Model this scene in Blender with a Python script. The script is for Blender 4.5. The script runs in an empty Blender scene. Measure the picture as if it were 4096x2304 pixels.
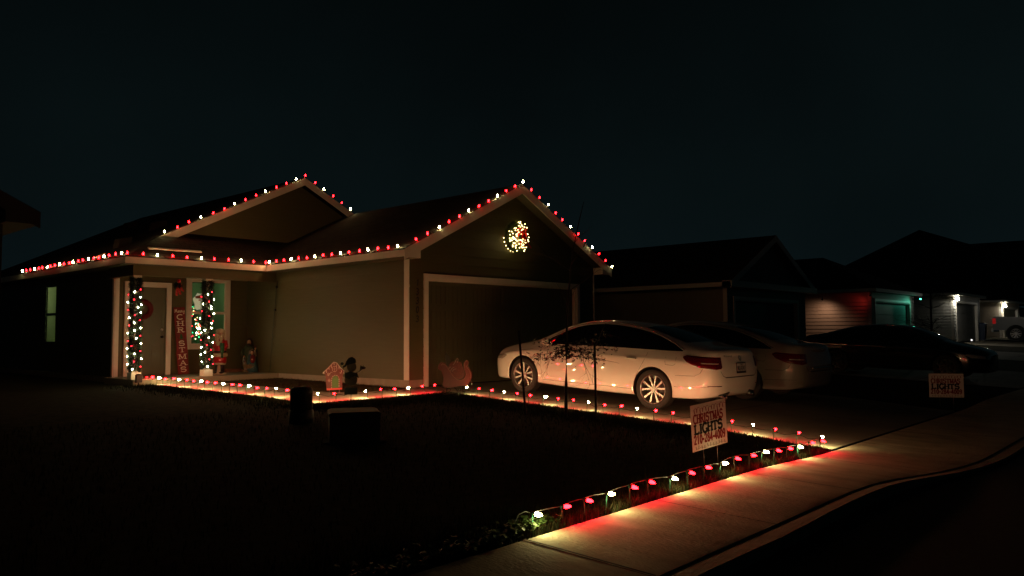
import bpy, bmesh, math, random
from mathutils import Vector, Matrix
from mathutils.bvhtree import BVHTree
random.seed(7)
R = math.radians
sc = bpy.context.scene
COL = sc.collection
PI = math.pi

# ------------------------------------------------------------------ materials
MATS = {}
def mat(name, col, rough=0.6, metal=0.0, var=0.0, vscale=8.0, bump=0.0, bscale=40.0, coat=0.0, spec=0.5, col2=None, stretch=None, emis=None, estr=0.0):
    m = bpy.data.materials.new(name); m.use_nodes = True
    nt = m.node_tree; b = nt.nodes['Principled BSDF']
    b.inputs['Base Color'].default_value = (*col, 1)
    b.inputs['Roughness'].default_value = rough
    b.inputs['Metallic'].default_value = metal
    b.inputs['Coat Weight'].default_value = coat
    b.inputs['Coat Roughness'].default_value = 0.03
    b.inputs['Specular IOR Level'].default_value = spec
    tc = nt.nodes.new('ShaderNodeTexCoord')
    src = tc.outputs['Object']
    if stretch:
        mp = nt.nodes.new('ShaderNodeMapping'); mp.inputs['Scale'].default_value = stretch
        nt.links.new(src, mp.inputs['Vector']); src = mp.outputs['Vector']
    if var > 0 or col2:
        n = nt.nodes.new('ShaderNodeTexNoise'); n.inputs['Scale'].default_value = vscale
        n.inputs['Detail'].default_value = 5
        nt.links.new(src, n.inputs['Vector'])
        r = nt.nodes.new('ShaderNodeValToRGB')
        r.color_ramp.elements[0].position = 0.3; r.color_ramp.elements[1].position = 0.7
        lo = col2 if col2 else tuple(c * (1 - var) for c in col)
        hi = col if col2 else tuple(min(1, c * (1 + var)) for c in col)
        r.color_ramp.elements[0].color = (*lo, 1); r.color_ramp.elements[1].color = (*hi, 1)
        nt.links.new(n.outputs['Fac'], r.inputs['Fac'])
        nt.links.new(r.outputs['Color'], b.inputs['Base Color'])
    if bump > 0:
        n2 = nt.nodes.new('ShaderNodeTexNoise'); n2.inputs['Scale'].default_value = bscale
        n2.inputs['Detail'].default_value = 6
        nt.links.new(src, n2.inputs['Vector'])
        bp = nt.nodes.new('ShaderNodeBump'); bp.inputs['Strength'].default_value = bump
        bp.inputs['Distance'].default_value = 0.02
        nt.links.new(n2.outputs['Fac'], bp.inputs['Height'])
        nt.links.new(bp.outputs['Normal'], b.inputs['Normal'])
    if emis:
        b.inputs['Emission Color'].default_value = (*emis, 1)
        b.inputs['Emission Strength'].default_value = estr
    MATS[name] = m
    return m

siding_m = mat('olive_siding', (.098, .090, .036), .55, var=.06, vscale=3, bump=.12, bscale=14, stretch=(.6, .6, 8))
trim_m = mat('white_trim', (.80, .75, .66), .5, var=.04, vscale=5)
found_m = mat('foundation_concrete', (.34, .30, .24), .85, var=.12, vscale=6, bump=.2)
door_m = mat('olive_door', (.11, .11, .065), .42, var=.04)
garage_m = mat('olive_garage_door', (.10, .10, .055), .45, var=.05, vscale=2)
black_m = mat('black_plastic', (.012, .012, .013), .4)
dark_m = mat('dark_cavity', (.006, .006, .006), .9)
lamp_metal = mat('brushed_metal', (.5, .5, .48), .35, metal=1)
bronze_m = mat('dark_bronze', (.03, .025, .02), .35, metal=.8)
soffit_m = mat('soffit_paint', (.09, .085, .05), .6)
cord_m = mat('green_cord', (.012, .03, .016), .5)
cordw_m = mat('pale_cord', (.22, .22, .2), .5)
stake_m = mat('green_stake', (.02, .16, .09), .4)
neigh_wall = mat('grey_brown_siding', (.2, .17, .13), .6, var=.05)
neigh_trim = mat('neighbour_trim', (.55, .5, .45), .5)
pale_wall = mat('cream_siding', (.5, .42, .33), .6, var=.05)
grey_wall = mat('pale_grey_siding', (.5, .5, .47), .6, var=.05)
dark_wall = mat('dark_brown_siding', (.10, .075, .06), .7)  # one even dark brown for walls and trim

def wire_mat(name, base, edge):
    return mat(name, base, .5)

def roof_mat(name, c):
    m = mat(name, c, .9)
    nt = m.node_tree; b = nt.nodes['Principled BSDF']
    tc = nt.nodes.new('ShaderNodeTexCoord')
    mp = nt.nodes.new('ShaderNodeMapping'); mp.inputs['Scale'].default_value = (1, 1, 1)
    br = nt.nodes.new('ShaderNodeTexBrick')
    br.inputs['Color1'].default_value = (*c, 1)
    br.inputs['Color2'].default_value = (c[0]*.6, c[1]*.6, c[2]*.6, 1)
    br.inputs['Mortar'].default_value = (c[0]*.25, c[1]*.25, c[2]*.25, 1)
    br.inputs['Scale'].default_value = 3.0
    br.inputs['Mortar Size'].default_value = .03
    br.inputs['Brick Width'].default_value = 1.0; br.inputs['Row Height'].default_value = .42
    no = nt.nodes.new('ShaderNodeTexNoise'); no.inputs['Scale'].default_value = 90
    bp = nt.nodes.new('ShaderNodeBump'); bp.inputs['Strength'].default_value = .6; bp.inputs['Distance'].default_value = .02
    nt.links.new(tc.outputs['UV'], mp.inputs['Vector']); nt.links.new(mp.outputs['Vector'], br.inputs['Vector'])
    nt.links.new(tc.outputs['Object'], no.inputs['Vector'])
    nt.links.new(br.outputs['Color'], b.inputs['Base Color'])
    ad = nt.nodes.new('ShaderNodeMath'); ad.operation = 'ADD'
    nt.links.new(br.outputs['Fac'], ad.inputs[0]); nt.links.new(no.outputs['Fac'], ad.inputs[1])
    nt.links.new(ad.outputs[0], bp.inputs['Height']); nt.links.new(bp.outputs['Normal'], b.inputs['Normal'])
    b.inputs['Specular IOR Level'].default_value = .15
    return m
shingle_m = roof_mat('brown_shingles', (.045, .034, .030))

def emit(name, col, s):
    m = bpy.data.materials.new(name); m.use_nodes = True
    nt = m.node_tree; nt.nodes.remove(nt.nodes['Principled BSDF'])
    e = nt.nodes.new('ShaderNodeEmission'); e.inputs['Color'].default_value = (*col, 1); e.inputs['Strength'].default_value = s
    nt.links.new(e.outputs[0], nt.nodes['Material Output'].inputs['Surface'])
    return m
WHITE = (1.0, .88, .36); RED = (1.0, .0035, .0055); RED_BEAM = (1.0, .006, .035)
bulb_mats = {}
def bulb_mat(color, s):
    k = (color, s)
    if k not in bulb_mats:
        bulb_mats[k] = emit('%s_bulb_glass' % color, WHITE if color == 'white' else RED, s)
    return bulb_mats[k]

def glass_mat(name, tint, refl=.12):
    m = bpy.data.materials.new(name); m.use_nodes = True
    nt = m.node_tree; nt.nodes.remove(nt.nodes['Principled BSDF'])
    t = nt.nodes.new('ShaderNodeBsdfTransparent'); t.inputs['Color'].default_value = (*tint, 1)
    g = nt.nodes.new('ShaderNodeBsdfGlossy'); g.inputs['Roughness'].default_value = .02
    f = nt.nodes.new('ShaderNodeFresnel'); f.inputs['IOR'].default_value = 1.5
    mx = nt.nodes.new('ShaderNodeMixShader')
    nt.links.new(f.outputs[0], mx.inputs['Fac']); nt.links.new(t.outputs[0], mx.inputs[1]); nt.links.new(g.outputs[0], mx.inputs[2])
    nt.links.new(mx.outputs[0], nt.nodes['Material Output'].inputs['Surface'])
    return m
pane_m = glass_mat('window_glass', (.9, .95, .92))

# ------------------------------------------------------------------ mesh helpers
class MB:
    def __init__(s):
        s.bm = bmesh.new(); s.uv = s.bm.loops.layers.uv.new('UVMap'); s.mi = 0
    def face(s, pts, uvs=None):
        vs = [s.bm.verts.new(p) for p in pts]
        f = s.bm.faces.new(vs); f.material_index = s.mi
        if uvs:
            for l, u in zip(f.loops, uvs): l[s.uv].uv = u
        return f
    def box(s, x0, x1, y0, y1, z0, z1, M=None):
        c = [Vector((x, y, z)) for z in (z0, z1) for y in (y0, y1) for x in (x0, x1)]
        if M is not None: c = [M @ p for p in c]
        v = [s.bm.verts.new(p) for p in c]
        for q in ((0, 2, 3, 1), (4, 5, 7, 6), (0, 1, 5, 4), (2, 6, 7, 3), (0, 4, 6, 2), (1, 3, 7, 5)):
            f = s.bm.faces.new([v[i] for i in q]); f.material_index = s.mi
        return s
    def prism(s, poly, axis, a, b):
        """poly: 2-D points in the plane normal to axis; extruded from a to b"""
        def P(p, t):
            if axis == 0: return (t, p[0], p[1])
            if axis == 1: return (p[0], t, p[1])
            return (p[0], p[1], t)
        n = len(poly)
        A = [s.bm.verts.new(P(p, a)) for p in poly]; B = [s.bm.verts.new(P(p, b)) for p in poly]
        for f in (A[::-1], B): s.bm.faces.new(f).material_index = s.mi
        for i in range(n):
            s.bm.faces.new((A[i], A[(i+1) % n], B[(i+1) % n], B[i])).material_index = s.mi
        return s
    def tube(s, pts, r, n=6, r2=None, cap=True):
        pts = [Vector(p) for p in pts]; rings = []
        up = Vector((0, 0, 1))
        L = len(pts)
        for i, p in enumerate(pts):
            t = (pts[min(i+1, L-1)] - pts[max(i-1, 0)])
            if t.length < 1e-9: t = Vector((0, 0, 1))
            t.normalize()
            a = t.cross(up)
            if a.length < .05: a = t.cross(Vector((1, 0, 0)))
            a.normalize(); b = t.cross(a)
            rr = r if r2 is None else r + (r2 - r) * i / max(1, L-1)
            rings.append([s.bm.verts.new(p + a * rr * math.cos(2*PI*k/n) + b * rr * math.sin(2*PI*k/n)) for k in range(n)])
        for i in range(L-1):
            for k in range(n):
                f = s.bm.faces.new((rings[i][k], rings[i][(k+1) % n], rings[i+1][(k+1) % n], rings[i+1][k])); f.material_index = s.mi; f.smooth = True
        if cap:
            for rg in (rings[0][::-1], rings[-1]): s.bm.faces.new(rg).material_index = s.mi
        return s
    def lathe(s, prof, M=None, n=16, cap=True, smooth=True):
        """prof: (r, h) list revolved about local z"""
        M = M or Matrix()
        rings = []
        for r, h in prof:
            if r < 1e-6: rings.append([s.bm.verts.new(M @ Vector((0, 0, h)))])
            else: rings.append([s.bm.verts.new(M @ Vector((r*math.cos(2*PI*k/n), r*math.sin(2*PI*k/n), h))) for k in range(n)])
        for a, b in zip(rings, rings[1:]):
            for k in range(n):
                q = [a[k % len(a)], a[(k+1) % len(a)], b[(k+1) % len(b)], b[k % len(b)]]
                u = []
                for v in q:
                    if v not in u: u.append(v)
                if len(u) > 2:
                    f = s.bm.faces.new(u); f.material_index = s.mi; f.smooth = smooth
        if cap:
            if len(rings[0]) > 2: s.bm.faces.new(rings[0][::-1]).material_index = s.mi
            if len(rings[-1]) > 2: s.bm.faces.new(rings[-1]).material_index = s.mi
        return s
    def ball(s, c, rx, ry=None, rz=None, n=12, m=8, M=None):
        ry = rx if ry is None else ry; rz = rx if rz is None else rz
        T = (M or Matrix()) @ Matrix.Translation(c) @ Matrix.Diagonal((rx, ry, rz, 1))
        prof = [(math.sin(PI*i/m), -math.cos(PI*i/m)) for i in range(m+1)]
        prof[0] = (0, -1); prof[-1] = (0, 1)
        return s.lathe(prof, T, n)
    def build(s, name, mats, parent=None, smooth=None, M=None):
        me = bpy.data.meshes.new(name)
        bmesh.ops.recalc_face_normals(s.bm, faces=s.bm.faces[:])
        s.bm.to_mesh(me); s.bm.free()
        for m in (mats if isinstance(mats, (list, tuple)) else [mats]): me.materials.append(m)
        if smooth:
            for p in me.polygons: p.use_smooth = True
        o = bpy.data.objects.new(name, me); COL.objects.link(o)
        if M is not None: o.matrix_local = M
        if parent: o.parent = parent
        return o

def empty(name, loc=(0, 0, 0), rot=(0, 0, 0)):
    o = bpy.data.objects.new(name, None); COL.objects.link(o)
    o.location = loc; o.rotation_euler = rot; o.empty_display_size = .2
    return o
def tag(o, label=None, cat=None, group=None, kind=None):
    if label: o['label'] = label
    if cat: o['category'] = cat
    if group: o['group'] = group
    if kind: o['kind'] = kind
    return o
def thing(name, label, cat, loc=(0, 0, 0), rot=(0, 0, 0), group=None):
    return tag(empty(name, loc, rot), label, cat, group)
def inst(name, me, parent, M):
    o = bpy.data.objects.new(name, me); COL.objects.link(o)
    o.parent = parent; o.matrix_local = M
    return o
def aim(p, d, roll=0):
    """matrix at p whose local z points along d"""
    q = Vector(d).to_track_quat('Z', 'Y').to_matrix().to_4x4()
    return Matrix.Translation(p) @ q @ Matrix.Rotation(roll, 4, 'Z')

# ------------------------------------------------------------------ stroke letters
def arc(cx, cy, rx, ry, a0, a1, n=10):
    return [(cx + rx*math.cos(R(a0 + (a1-a0)*i/n)), cy + ry*math.sin(R(a0 + (a1-a0)*i/n))) for i in range(n+1)]
S_ = arc(.5, .74, .38, .26, 20, 250, 10)[:-1] + arc(.5, .27, .40, .27, 80, -160, 12)
GL = {
 'C': [(arc(.55, .5, .48, .5, 50, 310, 16), 1, '')],
 'G': [(arc(.55, .5, .48, .5, 50, 320, 16), 1, ''), ([(.92, .05), (.92, .42)], 1, 't')],
 'H': [([(.14, 0), (.14, 1)], 1, 'bt'), ([(.86, 0), (.86, 1)], 1, 'bt'), ([(.14, .52), (.86, .52)], .6, '')],
 'R': [([(.16, 0), (.16, 1)], 1, 'bt'), ([(.16, .96), (.6, .96)] + arc(.6, .75, .25, .21, 90, -90, 8) + [(.16, .54)], .75, ''), ([(.5, .52), (.9, 0)], 1, 'b')],
 'I': [([(.5, 0), (.5, 1)], 1.1, 'bt')],
 'S': [(S_, .95, '')],
 'T': [([(.5, 0), (.5, 1)], 1, 'b'), ([(.04, .95), (.96, .95)], .7, ''), ([(.07, .78), (.07, .97)], .6, ''), ([(.93, .78), (.93, .97)], .6, '')],
 'M': [([(.1, 0), (.1, 1)], .7, 'b'), ([(.9, 0), (.9, 1)], 1, 'bt'), ([(.1, 1), (.5, .12)], 1, 't'), ([(.5, .12), (.9, 1)], .6, '')],
 'A': [([(.06, 0), (.5, 1)], .65, 'b'), ([(.5, 1), (.94, 0)], 1.05, 'b'), ([(.24, .36), (.76, .36)], .6, '')],
 'L': [([(.18, 0), (.18, 1)], 1, 'bt'), ([(.18, .05), (.92, .05)], .8, ''), ([(.9, .03), (.9, .24)], .6, '')],
 'E': [([(.16, 0), (.16, 1)], 1, ''), ([(.16, .95), (.88, .95)], .8, ''), ([(.16, .5), (.75, .5)], .8, ''), ([(.16, .05), (.88, .05)], .8, '')],
 'X': [([(.08, 0), (.92, 1)], .9, ''), ([(.08, 1), (.92, 0)], .9, '')],
 'V': [([(.06, 1), (.5, 0)], 1, ''), ([(.5, 0), (.94, 1)], .9, '')],
 'K': [([(.16, 0), (.16, 1)], 1, ''), ([(.9, 1), (.2, .42)], .9, ''), ([(.42, .6), (.9, 0)], .9, '')],
 'J': [([(.8, 1)] + arc(.45, .28, .35, .28, 0, -170, 8), 1, '')],
 '0': [(arc(.5, .5, .36, .48, 0, 360, 20), .95, '')],
 '1': [([(.5, 0), (.5, 1)], 1, 'b'), ([(.5, .98), (.22, .8)], .6, '')],
 '2': [(arc(.48, .72, .34, .27, 165, -30, 10) + [(.12, .06), (.9, .06)], .9, '')],
 '3': [(arc(.45, .75, .33, .24, 150, -90, 10) + arc(.45, .26, .38, .26, 90, -150, 12), .9, '')],
 '4': [([(.68, 0), (.68, 1), (.06, .3), (.96, .3)], .9, '')],
 '7': [([(.1, .95), (.88, .95), (.4, 0)], .95, '')],
 '8': [(arc(.5, .75, .3, .23, 0, 360, 14), .85, ''), (arc(.5, .27, .36, .26, 0, 360, 14), .85, '')],
 '9': [(arc(.5, .7, .34, .28, 0, 360, 14), .85, ''), ([(.84, .7), (.8, .35), (.55, .03), (.22, .05)], .85, '')],
 '-': [([(.1, .42), (.9, .42)], 1.1, '')],
 '.': [([(.4, .4), (.6, .4)], 1.4, '')],
 'c': [(arc(.5, .3, .38, .3, 45, 315, 10), .9, '')],
 'o': [(arc(.5, .3, .38, .3, 0, 360, 12), .9, '')],
 'r': [([(.25, 0), (.25, .6)], .9, ''), (arc(.6, .35, .35, .25, 180, 60, 6), .9, '')],
 'd': [(arc(.45, .3, .33, .3, 0, 360, 12), .9, ''), ([(.8, 0), (.85, 1)], .9, '')],
 'm_': [([(.05, 0), (.2, .95), (.42, .2), (.62, .95), (.85, .05), (1, .15)], .8, '')],
 'e_': [([(.0, .12), (.7, .38), (.5, .58), (.2, .35), (.4, .02), (1, .15)], .8, '')],
 'r_': [([(.0, .15), (.3, .62), (.5, .5), (.45, .1), (.6, .02), (1, .15)], .8, '')],
 'y_': [([(.0, .15), (.2, .55), (.3, .1), (.7, .1), (.9, .6), (.6, -.4), (.2, -.35), (1, .25)], .8, '')],
}
def ribbon(mb, pts, w, M, dz, th=.0012):
    for i, (a, b) in enumerate(zip(pts, pts[1:])):
        a = Vector(a); b = Vector(b); d = b - a
        if d.length < 1e-6: continue
        d.normalize(); n = Vector((-d.y, d.x)) * w/2
        a2 = a - d * w * .2; b2 = b + d * w * .2
        t = th + dz + .00004 * (i % 7)
        lo = [M @ Vector((p.x, p.y, 0)) for p in (a2-n, b2-n, b2+n, a2+n)]
        hi = [M @ Vector((p.x, p.y, t)) for p in (a2-n, b2-n, b2+n, a2+n)]
        mb.face(hi)
        for k in range(4): mb.face([lo[k], lo[(k+1) % 4], hi[(k+1) % 4], hi[k]])
def write(mb, text, x, y, w, h, M, weight=.16, gap=.12, serif=False, slant=0):
    """letters w wide and h high from (x, y) rightwards in the plane of M"""
    cx = x
    for ch in text:
        if ch == ' ': cx += w; continue
        cw = w * (.5 if ch in 'I1.' and serif else .62 if ch in 'I-.' else 1)
        if ch == 'M': cw *= 1.12
        for j, (pts, k, sf) in enumerate(GL[ch]):
            q = [(cx + p[0]*cw + slant*p[1]*h, y + p[1]*h) for p in pts]
            ribbon(mb, q, weight*k*h*.9, M, .0003*j)
            if serif:
                for e, key in ((0, 'b'), (-1, 't')):
                    ends = [q[0], q[-1]]; 
                    if key in sf:
                        p = min(ends, key=lambda a: a[1]) if key == 'b' else max(ends, key=lambda a: a[1])
                        bw = w * .24
                        yy = p[1] + (weight*h*.18 if key == 'b' else -weight*h*.18)
                        ribbon(mb, [(p[0]-bw, yy), (p[0]+bw, yy)], weight*h*.42, M, .0013 + .0003*j)
        cx += cw + w * gap
    return cx

# ------------------------------------------------------------------ ground heights
def ss(x, a, b):
    t = max(0., min(1., (x-a)/(b-a))); return t*t*(3-2*t)
KN = [(-300, -.60), (-9.26, -.43), (-8.0, -.385), (-1.0, -.065), (0, -.015), (4.7, .02), (300, .25)]
def g(x, y):
    z = KN[-1][1]
    for (a, za), (b, zb) in zip(KN, KN[1:]):
        if y <= b:
            z = za + (zb-za)*(y-a)/(b-a) if y > a else za; break
    z -= .06 * ss(x, -2.4, 0) * ss(-y, 6, 8) * (1 - ss(x, 6.4, 9))
    z += .017 * max(0., min(x, 90) - 14)
    return z
def sheet(name, xs, ys, dz, m, clip=None):
    mb = MB(); V = {}
    for i, x in enumerate(xs):
        for j, y in enumerate(ys): V[i, j] = mb.bm.verts.new((x, y, g(x, y) + dz))
    for i in range(len(xs)-1):
        for j in range(len(ys)-1):
            if clip and not clip((xs[i]+xs[i+1])/2, (ys[j]+ys[j+1])/2): continue
            mb.bm.faces.new((V[i, j], V[i+1, j], V[i+1, j+1], V[i, j+1]))
    return tag(mb.build(name, m, smooth=True), kind='structure')
def rng(a, b, s):
    n = max(1, round((b-a)/s)); return [a + (b-a)*i/n for i in range(n+1)]

lawn_m = mat('lawn_soil', (.022, .021, .010), 1.0, var=.5, vscale=9, bump=.8, bscale=60, spec=.1)
bed_m = mat('dry_grass_bed', (.06, .042, .02), 1.0, var=.5, vscale=18, bump=.9, bscale=70, spec=.1)
conc_m = mat('broom_finished_concrete', (.36, .31, .22), .82, var=.26, vscale=2.2, bump=.55, bscale=26, stretch=(2.2, 1.0, 1), spec=.25)
drive_m = mat('driveway_concrete', (.20, .175, .135), .8, var=.2, vscale=1.3, bump=.35, bscale=22, spec=.25)
walk_m = mat('walkway_concrete', (.36, .32, .25), .8, var=.12, vscale=2, bump=.3, bscale=30, spec=.25)
curb_m = mat('curb_concrete', (.17, .145, .11), .85, var=.25, vscale=7, bump=.5, bscale=30, spec=.2)
asph_m = mat('asphalt', (.022, .022, .022), .92, var=.3, vscale=30, bump=.5, bscale=90, spec=.2)
joint_m = mat('dirt_joint', (.03, .022, .015), 1.0)

ysl = [-9.0, -8.6, -8.3, -8.0] + rng(-7.75, -1.0, .25) + [-.5, 0, 1, 2.5, 4.7, 8, 14, 25, 60, 150, 300]
xsl = [-300, -80, -40, -20, -14, -10, -7, -5, -4, -3] + rng(-2.4, 0.1, .25) + [.75, 1.5, 3, 4.5, 6.4, 7, 7.7, 8.4, 9, 11, 14, 18, 25, 35, 50, 70, 90, 140, 300]
sheet('lawn', xsl, ysl, -.022, lawn_m)
tag(MB().box(-600, 600, -500, 500, -3.2, -3.0).build('far_ground', lawn_m), kind='structure')
def street(name, y0, y1, z, m):
    mb = MB(); xs = [-300, -60, -20, -10, 0, 7, 14, 25, 40, 60, 90, 300]
    for a, b in zip(xs, xs[1:]):
        za, zb = (.017*max(0, min(x, 90)-14) for x in (a, b))
        mb.face([(a, y0, z+za), (b, y0, z+zb), (b, y1, z+zb), (a, y1, z+za)])
    return tag(mb.build(name, m), kind='structure')
street('street', -18, -9.22, -.512, asph_m)
street('far_verge', -300, -18.0, -.50, lawn_m)
# kerb: rolled top, face and gutter
mb = MB(); xs = sorted(set(rng(-14, 30, .5) + [-300, -60, 45, 60, 90, 300]))
def ko(x): return -9.15 - .42 * ss(x, -2.5, .9)
def kerb_prof(x):
    zt = g(x, ko(x)); k = ko(x)
    return [(k+.003, zt-.12), (k+.003, zt-.001), (k-.006, zt-.012), (k-.016, zt-.010), (k-.17 - .02*math.sin(x*.9), zt+.006), (k-.19, zt-.15)]
prev = None
for x in xs:
    wob = .006*math.sin(x*3.1) + .004*math.sin(x*9.7)
    ring = [mb.bm.verts.new((x, y + (wob*(2.2 if k > 3 else 1) if k > 1 else 0), z)) for k, (y, z) in enumerate(kerb_prof(x))]
    if prev:
        for k in range(5): mb.bm.faces.new((prev[k], ring[k], ring[k+1], prev[k+1]))
    prev = ring
tag(mb.build('kerb', curb_m), kind='structure')
# sidewalk panels with joints
JT = [x for x in (-14.43, -12.71, -10.99, -9.27, -7.55, -5.83, -4.11, -2.39, -.67)]
pan = []
allx = JT + [1.05, 2.6, 4.2, 5.8, 7.5] + [7.5 + 1.72*i for i in range(1, 22)]
mb = MB()
for a, b in zip([-60, -30] + allx, [-30] + allx + [90]):
    if a == -30: b = allx[0]
    if a >= allx[-1]: b = 90
    xx = rng(a + .006, b - .006, .35 if b-a < 3 else 3); yy = [-9.149, -9.1, -8.9, -8.6, -8.3, -8.13, -8.09]
    dzz = lambda x, y: .002 - (.006 if (x in (xx[0], xx[-1]) or y in (yy[0], yy[-1])) else 0)
    fl = lambda x, y: -8.09 + (y+8.09)*(ko(x)+8.09)/(-9.15+8.09)
    V = {(i, j): mb.bm.verts.new((x, fl(x, y), g(x, fl(x, y)) + dzz(x, y))) for i, x in enumerate(xx) for j, y in enumerate(yy)}
    for i in range(len(xx)-1):
        for j in range(len(yy)-1): mb.bm.faces.new((V[i, j], V[i+1, j], V[i+1, j+1], V[i, j+1]))
tag(mb.build('sidewalk', conc_m, smooth=True), kind='structure')
# dirt-filled expansion joint in the sidewalk by the first light
mb = MB()
for jx, jw in ((-5.83, .026),):
    for a, b in zip(rng(-9.145, -8.09, .15), rng(-9.145, -8.09, .15)[1:]):
        za, zb = g(jx, a)+.0065, g(jx, b)+.0065
        mb.face([(jx-jw/2, a, za), (jx+jw/2, a, za), (jx+jw/2, b, zb), (jx-jw/2, b, zb)])
tag(mb.build('sidewalk_joint', joint_m), kind='structure')
# driveways
def driveway(x0, x1, y0, y1, label=None):
    mb = MB()
    ysd = [y for y in ysl if y1 < y < y0]
    cuts = [y0, -3.1 if y0 > -3 else y0, -5.6, y1]
    seg = [(y1, -5.61), (-5.59, -2.91), (-2.89, y0)]
    mid = (x0+x1)/2
    for a, b in seg:
        ys = [a] + [y for y in ysd if a < y < b] + [b]
        for u, v in ((x0, mid-.006), (mid+.006, x1)):
            for p, q in zip(ys, ys[1:]):
                for s_, t_ in zip(rng(u, v, .6), rng(u, v, .6)[1:]):
                    mb.face([(s_, p, g(s_, p)+.001), (t_, p, g(t_, p)+.001), (t_, q, g(t_, q)+.001), (s_, q, g(s_, q)+.001)])
    bmesh.ops.remove_doubles(mb.bm, verts=mb.bm.verts[:], dist=.0005)
    return tag(mb.build('driveway', drive_m, smooth=True), kind='structure')
driveway(.1, 6.3, -.02, -8.04)
driveway(12.55, 18.75, -.45, -8.04)
driveway(24.7, 31, -.9, -8.04)
driveway(37, 43.4, -1.2, -8.04)
driveway(49.4, 55.6, -1.2, -8.04)
# walkway (L shape with a rounded inner bed corner)
def in_bed(x, y):
    if not (x > -1.72 and -.12 < y < 4.8): return False
    r = .7
    if x < -1.72 + r and y < -.12 + r: return (x+1.72-r)**2 + (y+.12-r)**2 < r*r
    return True
mb = MB()
outer = [(-2.95, 4.9), (-2.95, -.7), (-2.93, -.86), (-2.86, -.96), (-2.72, -1.0), (.1, -1.02)]
inner = [(-1.72, 4.9), (-1.72, .58)]
for k in range(0, 7):
    a = R(180 + 90*k/6); inner.append((-1.72+.7 + .7*math.cos(a), -.12+.7 + .7*math.sin(a)))
inner += [(.1, -.12)]
def along(poly, n):
    d = [0]
    for a, b in zip(poly, poly[1:]): d.append(d[-1] + math.dist(a, b))
    out = []
    for i in range(n+1):
        t = d[-1]*i/n
        for k in range(len(poly)-1):
            if t <= d[k+1] + 1e-9:
                f = (t-d[k])/max(1e-9, d[k+1]-d[k]); out.append((poly[k][0]+(poly[k+1][0]-poly[k][0])*f, poly[k][1]+(poly[k+1][1]-poly[k][1])*f)); break
    return out
oa, ia = along(outer, 40), along(inner, 40)
for i in range(40):
    for j in range(3):
        def L(p, q, t): return (p[0]+(q[0]-p[0])*t, p[1]+(q[1]-p[1])*t)
        qd = [L(oa[i], ia[i], j/3), L(oa[i+1], ia[i+1], j/3), L(oa[i+1], ia[i+1], (j+1)/3), L(oa[i], ia[i], (j+1)/3)]
        mb.face([(x, y, g(x, y)+.004) for x, y in qd])
bmesh.ops.remove_doubles(mb.bm, verts=mb.bm.verts[:], dist=.0005)
tag(mb.build('walkway', walk_m, smooth=True), kind='structure')
mb = MB(); poly = [(x+.012, y+.012) for x, y in inner[1:-1]] + [(-.01, -.105), (-.01, 4.7), (-1.70, 4.7)]
def zc(p): return (p[0], p[1], g(*p) - .008)
cen = (-.85, 1.6)
for a, b in zip(poly, poly[1:] + poly[:1]): mb.face([zc(cen), zc(a), zc(b)])
tag(mb.build('planting_bed', bed_m), kind='structure')

# ------------------------------------------------------------------ grass
def grass(name, label, spots, m, hmin, hmax, w=.004):
    mb = MB()
    for x, y in spots:
        h = random.uniform(hmin, hmax); a = random.uniform(0, 2*PI); ln = random.uniform(.1, .75)*h
        z = g(x, y) - .025; dx, dy = math.cos(a), math.sin(a)
        px, py = -dy*w, dx*w
        m1 = (x + dx*ln*.35, y + dy*ln*.35, z + h*.6); t = (x + dx*ln, y + dy*ln, z + h)
        mb.face([(x-px, y-py, z), (x+px, y+py, z), (m1[0]+px*.7, m1[1]+py*.7, m1[2]), (m1[0]-px*.7, m1[1]-py*.7, m1[2])])
        mb.face([(m1[0]-px*.7, m1[1]-py*.7, m1[2]), (m1[0]+px*.7, m1[1]+py*.7, m1[2]), t])
    return tag(mb.build(name, m), label, 'grass', kind='stuff')
grass_m = mat('grass_blades', (.020, .025, .009), .8, var=.4, vscale=3, spec=.1)
dry_m = mat('dry_blades', (.06, .045, .022), .8, var=.4, vscale=3, spec=.1)
sp = []
for _ in range(15000):     # strip along the driveway edge
    sp.append((.09 - abs(random.gauss(0, .45)), random.uniform(-8.02, -1.0)))
for _ in range(6500):
    sp.append((random.uniform(-3.2, .1), -1.03 - abs(random.gauss(0, .35))))
for _ in range(5500):
    sp.append((-2.97 - abs(random.gauss(0, .35)), random.uniform(-1.1, 4.7)))
for _ in range(12000):
    sp.append((random.uniform(-8.5, .05), -8.06 + abs(random.gauss(0, .3))))
for _ in range(9000):
    sp.append((random.uniform(-9, 0), random.uniform(-8, -1)))
sp = [(x, y) for x, y in sp if x < .09 and not (x > -2.96 and y > -1.03)]
grass('grass', 'short dark lawn grass along the lit path edges', sp, grass_m, .03, .075)
sp = [(random.uniform(-1.7, -.02), random.uniform(-.1, 4.6)) for _ in range(9000)]
grass('bed_grass', 'brown winter grass in the bed beside the garage wall', [p for p in sp if in_bed(*p)], dry_m, .025, .06)
sp = [(random.uniform(-5.8, -.2), -8.06 + abs(random.gauss(0, .14))) for _ in range(3500)]
grass('dry_stems', 'straw coloured stems and runners behind the sidewalk lights', sp, dry_m, .03, .1, .002)
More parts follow.
